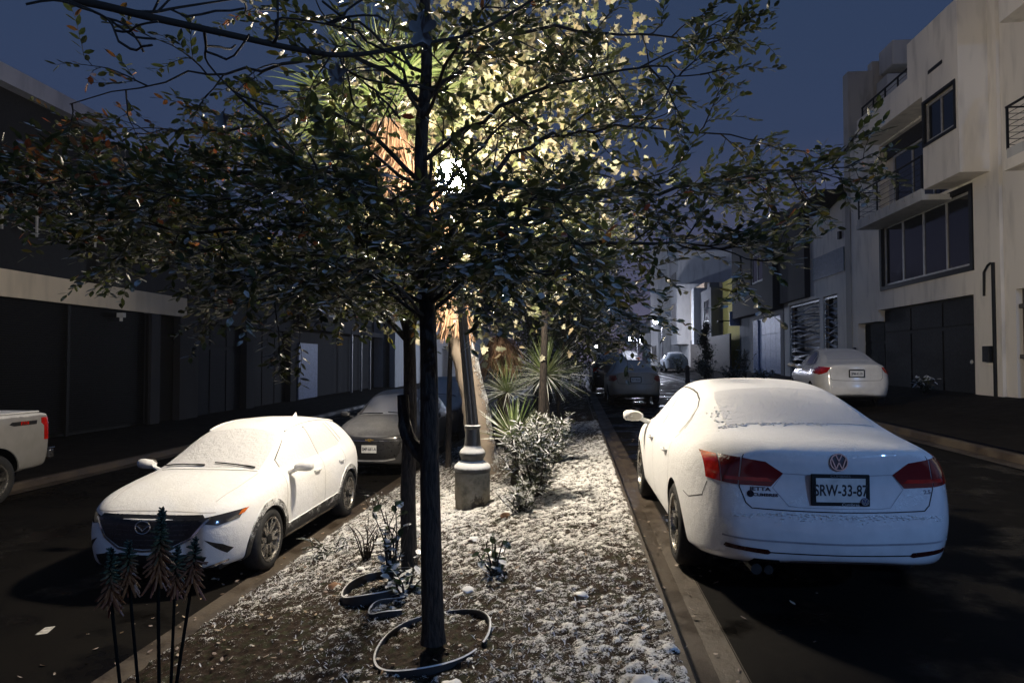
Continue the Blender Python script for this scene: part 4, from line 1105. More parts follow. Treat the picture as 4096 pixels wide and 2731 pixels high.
# ---------------- other saloons
def saloon(root, paint, W=.85, sx=1, sz=1, tail_poly=None, plate_z=.80, txt='', glass=GLASS, lens=RED, frame=True, pw=.3):
    c = Car(root, sedan_rows(sx, 1, sz, W), paint, tail=tailf, bow_r=.085, bow_f=.12)
    ra, fa = -1.235*sx, 1.42*sx
    c.finish([(ra, .305), (fa, .305)], .345, W*2-.02)
    for x in (ra, fa):
        for s in (-1, 1): wheel(root, x, s*(W-.118), .31, .31, .20, s, 10, .205)
    underbody(root, -1.7*sx, 1.9*sx, 1.1, .2, .25)
    z = lambda v: v*sz
    q = lambda pts: [(a*sx, b*sz) for a, b in pts]
    c.patch('side_window', 'left', q([(.06, 1.0), (.06, 1.365), (.25, 1.365), (.60, 1.28), (.98, 1.06), (1.02, 1.0)]), glass, .003, both=True)
    c.patch('side_window', 'left', q([(.0, 1.0), (.0, 1.368), (-.25, 1.372), (-.62, 1.335), (-.80, 1.28), (-.86, 1.01)]), glass, .003, both=True)
    c.patch('quarter_window', 'left', q([(-.90, 1.02), (-.85, 1.26), (-1.05, 1.16), (-1.18, 1.05)]), glass, .003, both=True)
    c.line('left', q([(-1.22, 1.03), (-1.08, 1.17), (-.85, 1.28), (-.62, 1.35), (-.25, 1.385), (.25, 1.38), (.62, 1.29), (1.04, 1.04)]), .016, both=True, name='window_seal')
    c.line('left', q([(.03, .96), (.03, .6), (.03, .32)]), .006, both=True)
    c.line('left', q([(-.92, .95), (-1.0, .72), (-.86, .48), (-.84, .32)]), .006, both=True)
    k = W/.889
    c.patch('rear_window', 'top', [(-1.52*sx, -.50*k), (-1.56*sx, 0), (-1.52*sx, .50*k), (-.90*sx, .46*k), (-.86*sx, 0), (-.90*sx, -.46*k)], SNOWG, .006, .01, .06)
    c.patch('windscreen', 'top', [(.50*sx, -.50*k), (.46*sx, 0), (.50*sx, .50*k), (1.12*sx, .60*k), (1.17*sx, 0), (1.12*sx, -.60*k)], SNOWG, .004, .01, .06)
    c.patch('tail_lamp', 'rear', [(a*k, b*sz) for a, b in tail_poly], lens, .008, .02, .02, both=True)
    c.line('rear', [(.60*k, z(.98)), (.60*k, z(.74)), (.55*k, z(.68)), (0, z(.665))], .008, both=True, name='boot_gap')
    p, nn = c.hit('rear', 0, plate_z)
    plate(root, txt, (p.x-.014, 0, plate_z), PI, pw, .14, size=.08, sxx=.7, frame=frame)
    for s in (-1, 1): mirror(root, .86*sx, s*(W-.05), .93*sz, s, paint)
    for s in (-1, 1):
        for x in (-.75, .22):
            p, nn = c.hit('left' if s > 0 else 'right', x*sx, .845*sz); m = MB()
            m.tube([p+Vector((-.09, 0, 0)), p+nn*.03+Vector((-.05, 0, 0)), p+nn*.03+Vector((.05, 0, 0)), p+Vector((.09, 0, 0))], .011, 8); m.build('door_handle', paint, root, True)
    for s in (-1, 1): c.patch('headlight', 'front', [(.42*s*k, .60*sz), (.44*s*k, .70*sz), (.66*s*k, .74*sz), (.70*s*k, .68*sz)], LITE, .004, .01, .05)
    return c
rt = thing('parked_car', 'small white saloon angled on the driveway of the cream house', 'car', (7.1, 19.0, .50), PI/2-.14)
rt.rotation_euler = (0, -.01, PI/2-.14)
WP2 = snowy('white_paint_light_snow', (.70, .69, .66), .22, .55, .95, coat=.6, snow=(.66, .65, .64))
c = saloon(rt, WP2, W=.86, sx=.96, sz=1.03, tail_poly=[(.58, .98), (.90, 1.0), (.90, .84), (.84, .82), (.80, .80), (.66, .86)][::-1], txt='SPM-41-10', plate_z=.86)
c.line('rear', [(-.16, .955), (.16, .955)], .02, .004, name='boot_trim', mat=CHROME)
rt = thing('parked_car', 'dusty grey saloon ahead of the near white saloon, beside the median', 'car', (2.0, 24.1, zroad(2, 24)), PI/2)
GP2 = snowy('bronze_grey_paint', (.34, .30, .24), .38, .35, 1.0, coat=.3, snow=(.50, .48, .49), amount=.5)
c = saloon(rt, GP2, W=.87, sx=.98, sz=1.0, tail_poly=[(.64, .93), (.88, .93), (.88, .76), (.70, .75), (.60, .82)][::-1], txt='SLC-78-36', lens=M('pink_red_lens', (.28, .06, .05), .3), plate_z=.80, glass=SNOWG)
# tall snow topped vehicle ahead of it and a black car hugging the kerb
rt = thing('parked_car', 'snow topped tall vehicle in front of the dusty grey saloon', 'car', (1.62, 30.5, zroad(2, 30)), PI/2)
c = crossover(rt, DKP, W=.88, sx=1.0, sz=1.12, clad=BLK)
for s in (1, -1): c.patch('tail_lamp', 'rear', [(.52*s, .90), (.52*s, 1.05), (.78*s, 1.05), (.78*s, .88)], RED, .008, .02, .03)
plate(rt, 'SRT-90', (c.x0-.01, 0, .85), PI, .3, .15, size=.08, sxx=.7)
rt = thing('parked_car', 'white pickup sized vehicle with a red tail strip, far down the road', 'car', (5.0, 62, zroad(5, 62)), PI/2)
c = crossover(rt, WP2, W=.95, sx=1.1, sz=1.2, clad=BLK, glass=GLASS)
for s in (1, -1): c.patch('tail_lamp', 'rear', [(.60*s, .75), (.60*s, 1.25), (.84*s, 1.22), (.84*s, .75)], RED, .008, .02, .05)
rt = thing('parked_car', 'distant snow covered car on the right pavement below the tall pale block', 'car', (7.6, 52, zwalk(7.6, 52)), PI/2)
c = crossover(rt, SNOWP, W=.88, sx=.95, sz=.95, clad=BLK, glass=GLASS)

# ---------------- white pickup at the left edge
def pickup():
    root = thing('pickup_truck', 'white pickup truck cut by the left edge, with a snowy bed', 'pickup truck', (-10.1, 8.0, ZL), -PI/2-.02)
    TP = snowy('white_truck_paint', (.24, .235, .23), .35, .5, .85, snow=(.78, .77, .75), coat=.3, nscale=60)
    rows = [
     (-2.92, .52, .88, .93, .80, .94, 1.20, .92, 1.36, .86, 1.40, 1.40),
     (-2.88, .48, .93, .985, .80, .985, 1.20, .955, 1.37, .90, 1.415, 1.415),
     (-2.6, .46, .95, 1.0, .82, 1.0, 1.20, .965, 1.37, .90, 1.42, 1.42),
     (-1.8, .46, .95, 1.0, .82, 1.0, 1.20, .965, 1.37, .90, 1.42, 1.42),
     (-1.0, .46, .95, 1.0, .82, 1.0, 1.20, .965, 1.37, .90, 1.42, 1.42),
     (-.86, .46, .95, 1.0, .82, 1.0, 1.20, .965, 1.37, .86, 1.44, 1.45),
     (-.80, .46, .95, 1.0, .82, 1.0, 1.22, .92, 1.40, .74, 1.84, 1.90),
     (-.5, .46, .95, 1.0, .82, 1.0, 1.22, .92, 1.38, .74, 1.90, 1.95),
     (.5, .46, .95, 1.0, .82, 1.0, 1.22, .92, 1.36, .74, 1.90, 1.95),
     (1.0, .46, .95, 1.0, .82, 1.0, 1.20, .90, 1.30, .76, 1.60, 1.68),
     (1.4, .46, .95, 1.0, .82, 1.0, 1.16, .88, 1.24, .70, 1.30, 1.33),
     (2.3, .46, .95, .99, .82, .97, 1.10, .84, 1.18, .66, 1.22, 1.25),
     (2.75, .48, .88, .92, .80, .90, 1.04, .78, 1.12, .60, 1.14, 1.16),
     (2.92, .52, .78, .82, .76, .80, .98, .7, 1.04, .5, 1.06, 1.07)]
    c = Car(root, rows, TP, bow_r=.01, bow_f=.08)
    c.finish([(-1.80, .42), (1.85, .42)], .50, 1.98)
    for x in (-1.80, 1.85):
        for s in (-1, 1): wheel(root, x, s*.86, .41, .41, .26, s, 6, .26, twin=False)
    underbody(root, -2.6, 2.7, 1.3, .35, .3)
    for s in (1, -1):
        v = 'left' if s > 0 else 'right'
        c.patch('tail_lamp', v, [(-3.0, 1.335), (-2.72, 1.335), (-2.70, 1.25), (-2.76, 1.20), (-2.76, .96), (-3.0, .96)], RED, .008, .02, .03)
        ring = [(-1.80+math.cos(a)*.60, .42+math.sin(a)*.60) for a in lin(0, PI, 26)]+[(-1.80+math.cos(a)*.505, .42+math.sin(a)*.505) for a in lin(PI, 0, 26)]
        c.patch('wheel_lip', v, ring, TP, .015, .04, .04)
        c.patch('side_badge', v, [(-2.62, 1.30), (-2.60, 1.235), (-2.15, 1.235), (-2.06, 1.265), (-2.12, 1.30)], BLK, .006, .01, .04)
        p, nn = c.hit(v, -2.36, 1.268)
        T = Matrix.Translation(p+nn*.008) @ Matrix.Rotation(0 if s < 0 else PI, 4, 'Z') @ Matrix.Rotation(PI/2, 4, 'X')
        text_mesh('FX4', .075, 'badge_lettering', RED, root, T, .002, 1.3, .003)
        c.patch('side_window', v, [(-.65, 1.45), (-.65, 1.80), (.1, 1.82), (.1, 1.45)], GLASS, .004, .01, .06)
        c.patch('side_window', v, [(.18, 1.43), (.18, 1.82), (.55, 1.80), (.95, 1.55), (1.0, 1.43)], GLASS, .004, .01, .06)
    m = MB(); m.box((-3.05, -.95, .60), (-2.93, .95, .78), .03); m.box((-3.06, -.95, .781), (-2.93, .95, .80), .01); m.build('rear_bumper', CHROME, root)
    c.patch('windscreen', 'top', [(.72, -.65), (.72, .65), (1.28, .72), (1.28, -.72)], SNOWG, .004, .01, .06)
    m = MB(); m.box((-2.80, -.86, 1.425), (-.98, .86, 1.445), .008); m.build('bed_cover', SNOWPURE, root)
    for s in (-1, 1): mirror(root, .95, s*.98, 1.25, s, TP, s=1.4)
pickup()

# ------------------------------------------------------------------ street lamps
LAMPBLK = snowy('lamp_post_paint', (.03, .03, .03), .45, .12, .42, coat=.2, snow=(.78, .78, .77), amount=.25, grain=.12)
def pedmat():
    m, nt, b = nodes('pedestal_concrete')
    c = ramp(nt, tex(nt, 5, 7, .7), [(.35, (.09, .078, .055)), (.5, (.20, .18, .135)), (.7, (.27, .25, .20))])
    c = mixc(nt, ramp(nt, tex(nt, 3.2, 6, .7), [(.56, 0.0), (.60, .85)]), c, (.035, .028, .02))
    nt.links.new(c, b.inputs['Base Color']); b.inputs['Roughness'].default_value = .9; bump(nt, b, tex(nt, 22, 6, .7), .7, .012); return m
PED = pedmat()
def emis(name, col, s):
    m, nt, b = nodes(name); b.inputs['Base Color'].default_value = (.8, .8, .8, 1)
    b.inputs['Emission Color'].default_value = (*col, 1); b.inputs['Emission Strength'].default_value = s; return m
WARM = emis('warm_lamp_glow', (1.0, .875, .70), MAIN_LAMP); COOL = emis('cool_lamp_glow', (.62, .74, 1.0), FAR_LAMP)
def classic_lamp(x, y, z, label, glow, H=4.1, lean=(-.24, 0), group=None, r=.15, snow=True):
    t = thing('street_lamp', label, 'street lamp', (x, y, z), 0, group)
    m = MB(); m.lathe([(.205, -.05), (.205, .10), (.212, .105), (.212, .42), (.20, .44)], 40); autosmooth(m.build('pedestal', PED, t))
    m = MB(); m.lathe([(.218, .44), (.226, .47), (.215, .515), (.17, .55), (.13, .575), (.135, .60), (.155, .63), (.16, .66), (.14, .70), (.105, .73), (.10, .76), (.085, .95), (.098, .965), (.10, .99), (.075, 1.0)], 40); autosmooth(m.build('base', LAMPBLK, t))
    m = MB(); n = 24; rings = []
    for zz, rr in ((.99, .075), (2.2, .058), (3.45, .048)):
        f = (zz-.99)/2.5
        rings.append([m.vert(((rr*(1-.10*(k % 2)))*math.cos(2*PI*k/n)+lean[0]*f, (rr*(1-.10*(k % 2)))*math.sin(2*PI*k/n)+lean[1]*f, zz)) for k in range(n)])
    for i in range(2):
        for k in range(n): m.f.append((rings[i][k], rings[i][(k+1) % n], rings[i+1][(k+1) % n], rings[i+1][k]))
    m.build('post', M('post_paint', (.028, .028, .028), .4), t)
    T = Matrix.Translation((lean[0]*1.02, lean[1], 0))
    m = MB(); m.lathe([(.05, 3.40), (.085, 3.46), (.06, 3.52), (.05, 3.66), (.11, 3.76), (.13, 3.80), (.12, 3.83)], 24, T); autosmooth(m.build('neck', LAMPBLK, t))
    gl = MB(); gl.lathe([(.03, H-r*.98)]+[(r*math.sin(a), H-r*math.cos(a)) for a in lin(.2, PI-.05, 14)], 24, T); autosmooth(gl.build('globe', glow, t), 60)
    return t
zb = gz(-1.22, 8.1)
classic_lamp(-1.22, 8.05, zb-.02, 'black fluted street lamp on a snow rimmed concrete pedestal, glowing through the near tree', WARM, H=4.02, r=.22)
classic_lamp(-1.6, 53, gz(-1.3, 53), 'street lamp hidden behind the dark median trees, lighting the white house', COOL, H=4.4, r=.17)
def arm_lamp(x, y, z, h, label, glow, arm=-1.2, r=.12):
    t = thing('street_lamp', label, 'street lamp', (x, y, z))
    m = MB(); m.tube([(0, 0, 0), (0, 0, h*.9), (arm*.25, 0, h), (arm, 0, h+.08)], [.09, .06, .05, .04], 10); m.lathe([(.16, 0), (.16, .25), (.1, .3)], 16); autosmooth(m.build('post', M('post_grey', (.16, .16, .17), .5), t))
    m = MB(); T = Matrix.Translation((arm, 0, h+.03)); m.lathe([(.08, .10), (.20, .06), (.22, 0), (.17, -.03)], 20, T); autosmooth(m.build('hood', M('post_grey', (.16, .16, .17), .5), t))
    m = MB(); m.lathe([(.02, -.17)]+[(r*math.sin(a), -.035-r*math.cos(a)) for a in lin(.2, PI*.62, 8)], 20, T); autosmooth(m.build('bulb', glow, t), 60)
    return t
FARG = emis('far_lamp_glow', (.78, .82, 1.0), 520)
NEARB = emis('rear_lamp_glow', (.24, .48, 1.0), 4600)
arm_lamp(7.3, 56, zwalk(7.3, 56), 4.1, 'bare bright street lamp on a pole against the open sky', FARG, arm=-.5, r=.26)
arm_lamp(7.9, 84, zwalk(7.9, 84), 3.3, 'twin glow street lamp half hidden in branches, lower than the bright one', FARG, arm=-.9, r=.28)
classic_lamp(2.85, 78, zroad(1, 78), 'smallest street lamp at the far end of the median', FARG, H=2.5, r=.2)
arm_lamp(9.6, -4.2, zwalk(9.6, -4.2), 5.2, 'street lamp on the right pavement behind the photographer', NEARB, arm=-.6, r=.11)

# ------------------------------------------------------------------ plants and trees
BARK = snowy('tree_bark', (.030, .024, .018), .9, .72, 1.05, nscale=60, amount=.6, bumpd=.01)
def bark():
    m, nt, b = nodes('rough_bark')
    c = N(nt, 'ShaderNodeTexCoord'); mp = N(nt, 'ShaderNodeMapping'); mp.inputs['Scale'].default_value = (1, 1, .25)
    nt.links.new(c.outputs['Object'], mp.inputs[0]); n = N(nt, 'ShaderNodeTexNoise'); n.inputs['Scale'].default_value = 55; n.inputs['Detail'].default_value = 6
    nt.links.new(mp.outputs[0], n.inputs[0])
    nt.links.new(ramp(nt, n.outputs['Fac'], [(.35, (.009, .007, .006)), (.65, (.040, .031, .024))]), b.inputs['Base Color'])
    b.inputs['Roughness'].default_value = .9; bump(nt, b, n.outputs['Fac'], 1, .02); return m
RBARK = bark()
def leaf(m, base, d, nrm, L, wd, fold=.12, tint=None):
    """elliptical leaf, two folded halves"""
    d = d.normalized(); s = d.cross(nrm)
    if s.length < 1e-4: s = d.cross(Vector((1, .3, .2)))
    s.normalize(); u = s.cross(d)
    if tint is not None: m.tint = tint
    t = base+d*L; c = -u*fold*L
    i = [m.vert(q) for q in (base, base+d*L*.32+s*wd*.5, base+d*L*.72+s*wd*.42, t+c*.4, base+d*L*.72-s*wd*.42, base+d*L*.32-s*wd*.5, base+d*L*.5+c*.35)]
    m.f.append((i[0], i[1], i[6])); m.f.append((i[1], i[2], i[3], i[6])); m.f.append((i[0], i[6], i[5])); m.f.append((i[6], i[3], i[4], i[5]))
def rv(): return Vector((random.gauss(0, 1), random.gauss(0, 1), random.gauss(0, 1)))
def path(p, d, L, n, wob, grav=0):
    pts = [Vector(p)]; d = d.normalized()
    for i in range(n):
        d = (d+rv()*wob+Vector((0, 0, grav))).normalized(); pts.append(pts[-1]+d*L/n)
    return pts
def along(pts, t):
    n = len(pts)-1; f = t*n; i = min(int(f), n-1); return pts[i].lerp(pts[i+1], f-i), (pts[i+1]-pts[i]).normalized()
def smooth(pts, k=6):
    P = [Vector(p) for p in pts]; out = []
    for i in range(len(P)-1):
        p0, p1, p2, p3 = P[max(i-1, 0)], P[i], P[i+1], P[min(i+2, len(P)-1)]
        for j in range(k):
            t = j/k; out.append(.5*((2*p1)+(p2-p0)*t+(2*p0-5*p1+4*p2-p3)*t*t+(3*p1-p0-3*p2+p3)*t**3))
    out.append(P[-1]); return out

# ---- the dark small leaved tree in the foreground
OAKL = attrmat('oak_leaf', [(.030, .045, .014), (.045, .060, .018), (.060, .070, .020), (.13, .12, .02), (.22, .05, .02)], .38, snow=.9, trans=.30, lo=.5, hi=.95)
def px(u, v, y):
    """place along the sight line used when the tree was surveyed (fixed numbers)"""
    r = math.tan(math.atan((u-1176)/1535)-math.radians(5.25)); s = y/math.cos(math.radians(5.25))*(1+r*.0)
    dd = (math.cos(math.radians(5.25))-r*math.sin(math.radians(5.25)))*y+0*s
    return Vector((r*y, y, CAMH+((784-v)/1535+.0300)*dd))
def oak():
    random.seed(21)
    t = thing('tree', 'dark small leaved tree in the middle foreground with snow dusted spreading crown', 'tree', (-.85, 3.95, 0))
    off = Vector((.85, -3.95, 0))
    wood = MB(); lv = MB(); nl = [0]; stem = MB()
    tr = smooth([(-.83, 3.95, -.03), (-.845, 3.95, .5), (-.86, 3.96, 1.1), (-.87, 3.97, 1.7), (-.90, 3.98, 2.3), (-.93, 4.0, 2.9), (-.90, 4.02, 3.5), (-.93, 4.0, 4.3)], 4)
    rad = [(.078 if i == 0 else .068)-.0014*i for i in range(len(tr))]
    stem.tube([p+off for p in tr], rad, 14)
    stem.tube([p+off for p in smooth([(-.85, 3.96, 1.02), (-1.02, 4.05, 1.18), (-1.06, 4.1, 1.42)], 4)], [.05]*3+[.042]*3+[.036]*3, 10)
    def twig(p, d, L, lvl):
        # the crown is thin high up and in the middle, dense low down and at the sides
        if p.z > 2.75 and random.random() < (.5 if -2.2 < p.x < .75 else .3): return
        if -1.08 < p.x < -.42 and 2.45 < p.z < 3.12 and random.random() < .95: return
        pts = path(p, d, L, 5, .16, -.02); wood.tube([q+off for q in pts], [.0026*(1-.13*i) for i in range(6)], 3, False)
        n = int(L/.021); side = 1
        for i in range(n):
            q, dd = along(pts, min(1, (i+1.2)/n)); side = -side
            sd = dd.cross(Vector((0, 0, 1)))
            if sd.length < .1: sd = Vector((1, 0, 0))
            sd.normalize()
            ld = (dd*.7+sd*side*random.uniform(.5, 1.1)+rv()*.22+Vector((0, 0, .10)))
            nn = (Vector((0, 0, 1))+rv()*.42).normalized()
            r = random.random(); red = q.x < -2.3 and q.z > 2.5
            tn = random.uniform(0, .5) if r < .9 else random.uniform(.5, .8)
            if red and random.random() < .2: tn = random.uniform(.85, 1)
            if r > .985: tn = random.uniform(.85, 1)
            leaf(lv, q+off, ld, nn, random.uniform(.046, .074), random.uniform(.021, .032), .1, tn); nl[0] += 1
    def limb(ctrl, r0, dens=1.0, spread=.75, sub=.85):
        pts = smooth(ctrl, 5)
        pts = [p+rv()*.012 for p in pts]
        n = len(pts); wood.tube([p+off for p in pts], [max(.0035, r0*.66*(1-.88*i/(n-1))) for i in range(n)], 8, False)
        Ltot = sum((b-a).length for a, b in zip(pts, pts[1:]))
        k = int(Ltot*10*dens)
        for j in range(k):
            tt = .12+.88*(j+random.random())/k
            q, dd = along(pts, min(tt, 1)); sd = rv(); sd = (sd-dd*sd.dot(dd)); sd.z *= .55
            if sd.length < .01: continue
            sd.normalize()
            bl = random.uniform(.35, .8)*sub*(1.15-tt*.75)
            bp = path(q, dd*.55+sd*spread, bl, 6, .13, -.015)
            wood.tube([p+off for p in bp], [.0055*(1-.11*i) for i in range(7)], 5, False)
            for g in range(int(5+bl*8)):
                q2, d2 = along(bp, random.uniform(.15, 1)); s2 = rv(); s2.z *= .6
                twig(q2, d2*.8+s2.normalized()*.75, random.uniform(.13, .30), 1)
            twig(bp[-1], bp[-1]-bp[-2], random.uniform(.15, .28), 1)
        twig(pts[-1], pts[-1]-pts[-2], .3, 1)
    T0 = lambda z: along(tr, min(.98, max(0, (z+.03)/4.33)))[0]
    L = [
     # to the right
     ([T0(2.35), px(1230, 455, 3.9), px(1500, 440, 3.7), px(1760, 395, 3.7), px(1950, 378, 3.7)], .030, .72),
     ([T0(2.55), px(1180, 350, 4.1), px(1330, 300, 4.2), px(1560, 300, 4.2), px(1840, 345, 4.1)], .028, .7),
     ([T0(3.45), px(1200, 70, 4.2), px(1400, 65, 4.2), px(1560, 78, 4.2), px(1650, 90, 4.1)], .024, .7),
     ([T0(3.0), px(1150, 240, 3.7), px(1330, 170, 3.6), px(1500, 150, 3.5), px(1620, 170, 3.5)], .022, .7),
     ([T0(2.1), px(1200, 560, 3.6), px(1420, 560, 3.5), px(1600, 560, 3.5), px(1740, 600, 3.5)], .026, .7),
     ([T0(2.0), px(1130, 600, 4.4), px(1320, 620, 4.7), px(1410, 690, 4.8), px(1460, 745, 4.8)], .024, .8),
     ([T0(2.25), px(1150, 520, 4.6), px(1350, 490, 5.0), px(1560, 450, 5.2), px(1720, 430, 5.3)], .024, .6),
     ([T0(2.7), px(1100, 330, 4.7), px(1250, 200, 5.1), px(1380, 120, 5.3)], .022, .5),
     # to the left
     ([T0(3.4), px(800, 115, 3.8), px(640, 150, 3.7), px(420, 165, 3.6), px(150, 235, 3.5)], .026, .55),
     ([T0(2.9), px(760, 250, 4.1), px(560, 290, 4.2), px(360, 300, 4.2), px(230, 330, 4.2)], .024, .8),
     ([T0(2.6), px(740, 385, 3.8), px(500, 400, 3.6), px(240, 400, 3.5), px(40, 430, 3.4)], .028, 1.15),
     ([T0(2.4), px(740, 480, 4.3), px(480, 470, 4.4), px(220, 470, 4.4), px(40, 465, 4.3)], .026, 1.1),
     ([T0(2.25), px(760, 520, 3.5), px(520, 530, 3.5), px(300, 510, 3.6), px(150, 500, 3.7)], .026, 1.0),
     ([T0(2.1), px(740, 590, 4.1), px(500, 610, 4.2), px(300, 590, 4.3)], .022, .95),
     ([T0(2.0), px(830, 620, 3.8), px(690, 660, 3.7), px(560, 690, 3.6)], .020, .8),
     ([T0(1.95), px(880, 640, 4.6), px(760, 650, 5.0), px(620, 640, 5.2)], .018, .8),
     ([T0(3.6), px(820, 40, 4.3), px(700, 20, 4.4), px(560, 5, 4.4)], .02, .5),
     ([T0(2.8), px(820, 330, 4.9), px(640, 330, 5.3), px(450, 350, 5.6)], .022, .8),
     ([T0(2.15), px(1090, 600, 5.0), px(1180, 610, 5.6), px(1280, 620, 6.0)], .022, 1.0),
     ([T0(2.3), px(1150, 520, 5.0), px(1290, 510, 6.0), px(1390, 520, 6.8), px(1430, 520, 7.4)], .022, .75),
     ([T0(2.15), px(1120, 590, 5.0), px(1250, 600, 6.2), px(1350, 610, 7.0)], .022, .35),
     ([T0(2.3), px(780, 420, 3.4), px(560, 450, 3.2), px(330, 440, 3.1)], .022, .6),
     ([T0(2.0), px(860, 610, 3.5), px(740, 600, 3.3), px(600, 640, 3.2)], .018, .9),
     ([T0(2.6), px(1150, 400, 4.9), px(1300, 400, 5.4)], .02, .7),
     ([T0(2.2), px(860, 560, 4.9), px(720, 580, 5.6), px(560, 600, 5.9)], .02, .9),
     # towards and away from the camera, filling the middle
     ([T0(2.5), px(900, 470, 3.3), px(820, 420, 2.9), px(700, 380, 2.6)], .022, .8),
     ([T0(2.3), px(1060, 500, 3.3), px(1180, 480, 2.9), px(1300, 500, 2.6)], .022, .8),
     ([T0(2.15), px(1040, 560, 3.4), px(1130, 600, 3.1), px(1250, 640, 2.9)], .018, .8),
     ([T0(3.1), px(930, 180, 3.4), px(860, 120, 3.1), px(760, 90, 2.9)], .02, .55),
     ([T0(3.3), px(1030, 130, 3.5), px(1080, 40, 3.3), px(1160, -40, 3.2)], .02, .55),
     ([T0(2.7), px(1000, 330, 4.6), px(1060, 300, 5.1), px(1120, 280, 5.5)], .02, .55),
     ([T0(2.4), px(900, 440, 4.7), px(820, 420, 5.2), px(700, 430, 5.6)], .02, .9),
     ([T0(2.05), px(1000, 620, 4.5), px(1080, 640, 5.0), px(1200, 660, 5.4)], .018, .8),
    ]
    for c, r0, dn in L: limb(c, r0, dn)
    autosmooth(stem.build('trunk', RBARK, t), 60); autosmooth(wood.build('branches', BARK, t), 60)
    lv.build('crown', OAKL, t, attr=True)
    return nl[0]
print('oak leaves', oak())
# thick bare limb crossing the top left corner, with curled brown leaves
def bough():
    random.seed(4)
    t = thing('tree_branch', 'thick bare dark bough crossing the top left corner with a few curled dead leaves', 'branch', (-2.2, 2.6, 3))
    off = Vector((2.2, -2.6, -3)); m = MB(); lv = MB()
    main = smooth([px(-260, -60, 2.3), px(120, -18, 2.4), px(340, 30, 2.5), px(520, 70, 2.6), px(680, 105, 2.7), px(800, 118, 2.8), px(960, 92, 2.9), px(1100, 60, 3.0), px(1250, -30, 3.1)], 6)
    m.tube([p+off for p in main], [max(.006, .019-.00028*i) for i in range(len(main))], 8)
    for (a, b, c_, d) in ((.2, px(400, 5, 2.6), px(560, -20, 2.7), .012), (.33, px(470, 140, 2.7), px(555, 230, 2.8), .010), (.45, px(640, 30, 2.6), px(820, 60, 2.6), .012), (.12, px(230, 30, 2.4), px(250, 60, 2.4), .012), (.6, px(840, 190, 2.9), px(870, 260, 3.0), .008)):
        q, dd = along(main, a); pts = smooth([q, (q+b)/2+rv()*.02, b, c_], 4)
        m.tube([p+off for p in pts], [d*.7*(1-.05*i) for i in range(len(pts))], 6)
        for k in range(5):
            q2, d2 = along(pts, random.uniform(.3, 1)); tw = path(q2, d2+rv()*.5, random.uniform(.15, .4), 5, .2)
            m.tube([p+off for p in tw], [.005]*6, 4)
    autosmooth(m.build('limb', BARK, t), 60)
    for (u, v, y, s) in ((770, 165, 2.75, .075), (965, 60, 2.6, .095), (505, 270, 3.0, .06)):
        p = px(u, v, y); m2 = MB(); ang = lin(0, 2*PI*17/18, 18)
        rr = [s*(.45+.65*abs(math.sin(2.5*a+.8)))*random.uniform(.5, .72) for a in ang]
        c0 = m2.vert(p+off+Vector((0, .02, 0)))
        ids = [m2.vert(p+off+Vector((r*math.cos(a), -.25*abs(r*math.cos(a)), r*math.sin(a)*1.15))) for r, a in zip(rr, ang)]
        for i in range(18): m2.f.append((c0, ids[i], ids[(i+1) % 18]))
        m2.tube([p+off+Vector((0, 0, s*.55)), p+off+Vector((.01, 0, s*.9))], .003, 4)
        m2.build('dead_leaf', snowy('dead_leaf_brown', (.13, .13, .13), .8, .2, .9, nscale=50), t, True)
bough()

# ---- second trunk to the left of the main one, forked
def tree2():
    random.seed(9)
    t = thing('tree', 'second dark trunk just left of the main tree, rising out of a low edging ring', 'tree', (-1.42, 5.75, -.2))
    off = Vector((1.42, -5.75, .2)); m = MB(); lv = MB()
    a = smooth([(-1.42, 5.75, -.25), (-1.44, 5.76, .5), (-1.43, 5.78, 1.2), (-1.45, 5.8, 2.0), (-1.5, 5.85, 2.8)], 4)
    m.tube([p+off for p in a], [.075-.0018*i for i in range(len(a))], 12)
    for s in ((-1.9, 6.0, 2.9), (-1.1, 5.9, 3.2), (-2.3, 5.6, 2.5)):
        q = a[-6]; pts = smooth([q, (q+Vector(s))/2+Vector((0, 0, .1)), s], 5); m.tube([p+off for p in pts], [.03*(1-.06*i) for i in range(len(pts))], 8)
        for k in range(16):
            q, dd = along(pts, random.uniform(.3, 1)); tw = path(q, dd+rv()*.8, random.uniform(.3, .7), 6, .15); m.tube([p+off for p in tw], [.007]*7, 4)
            for j in range(18):
                q2, d2 = along(tw, random.uniform(.1, 1)); leaf(lv, q2+off, d2+rv()*.7, (Vector((0, 0, 1))+rv()*.4), .07, .032, .1, random.uniform(0, .8))
    autosmooth(m.build('trunk', RBARK, t), 60); lv.build('crown', OAKL, t, attr=True)
tree2()

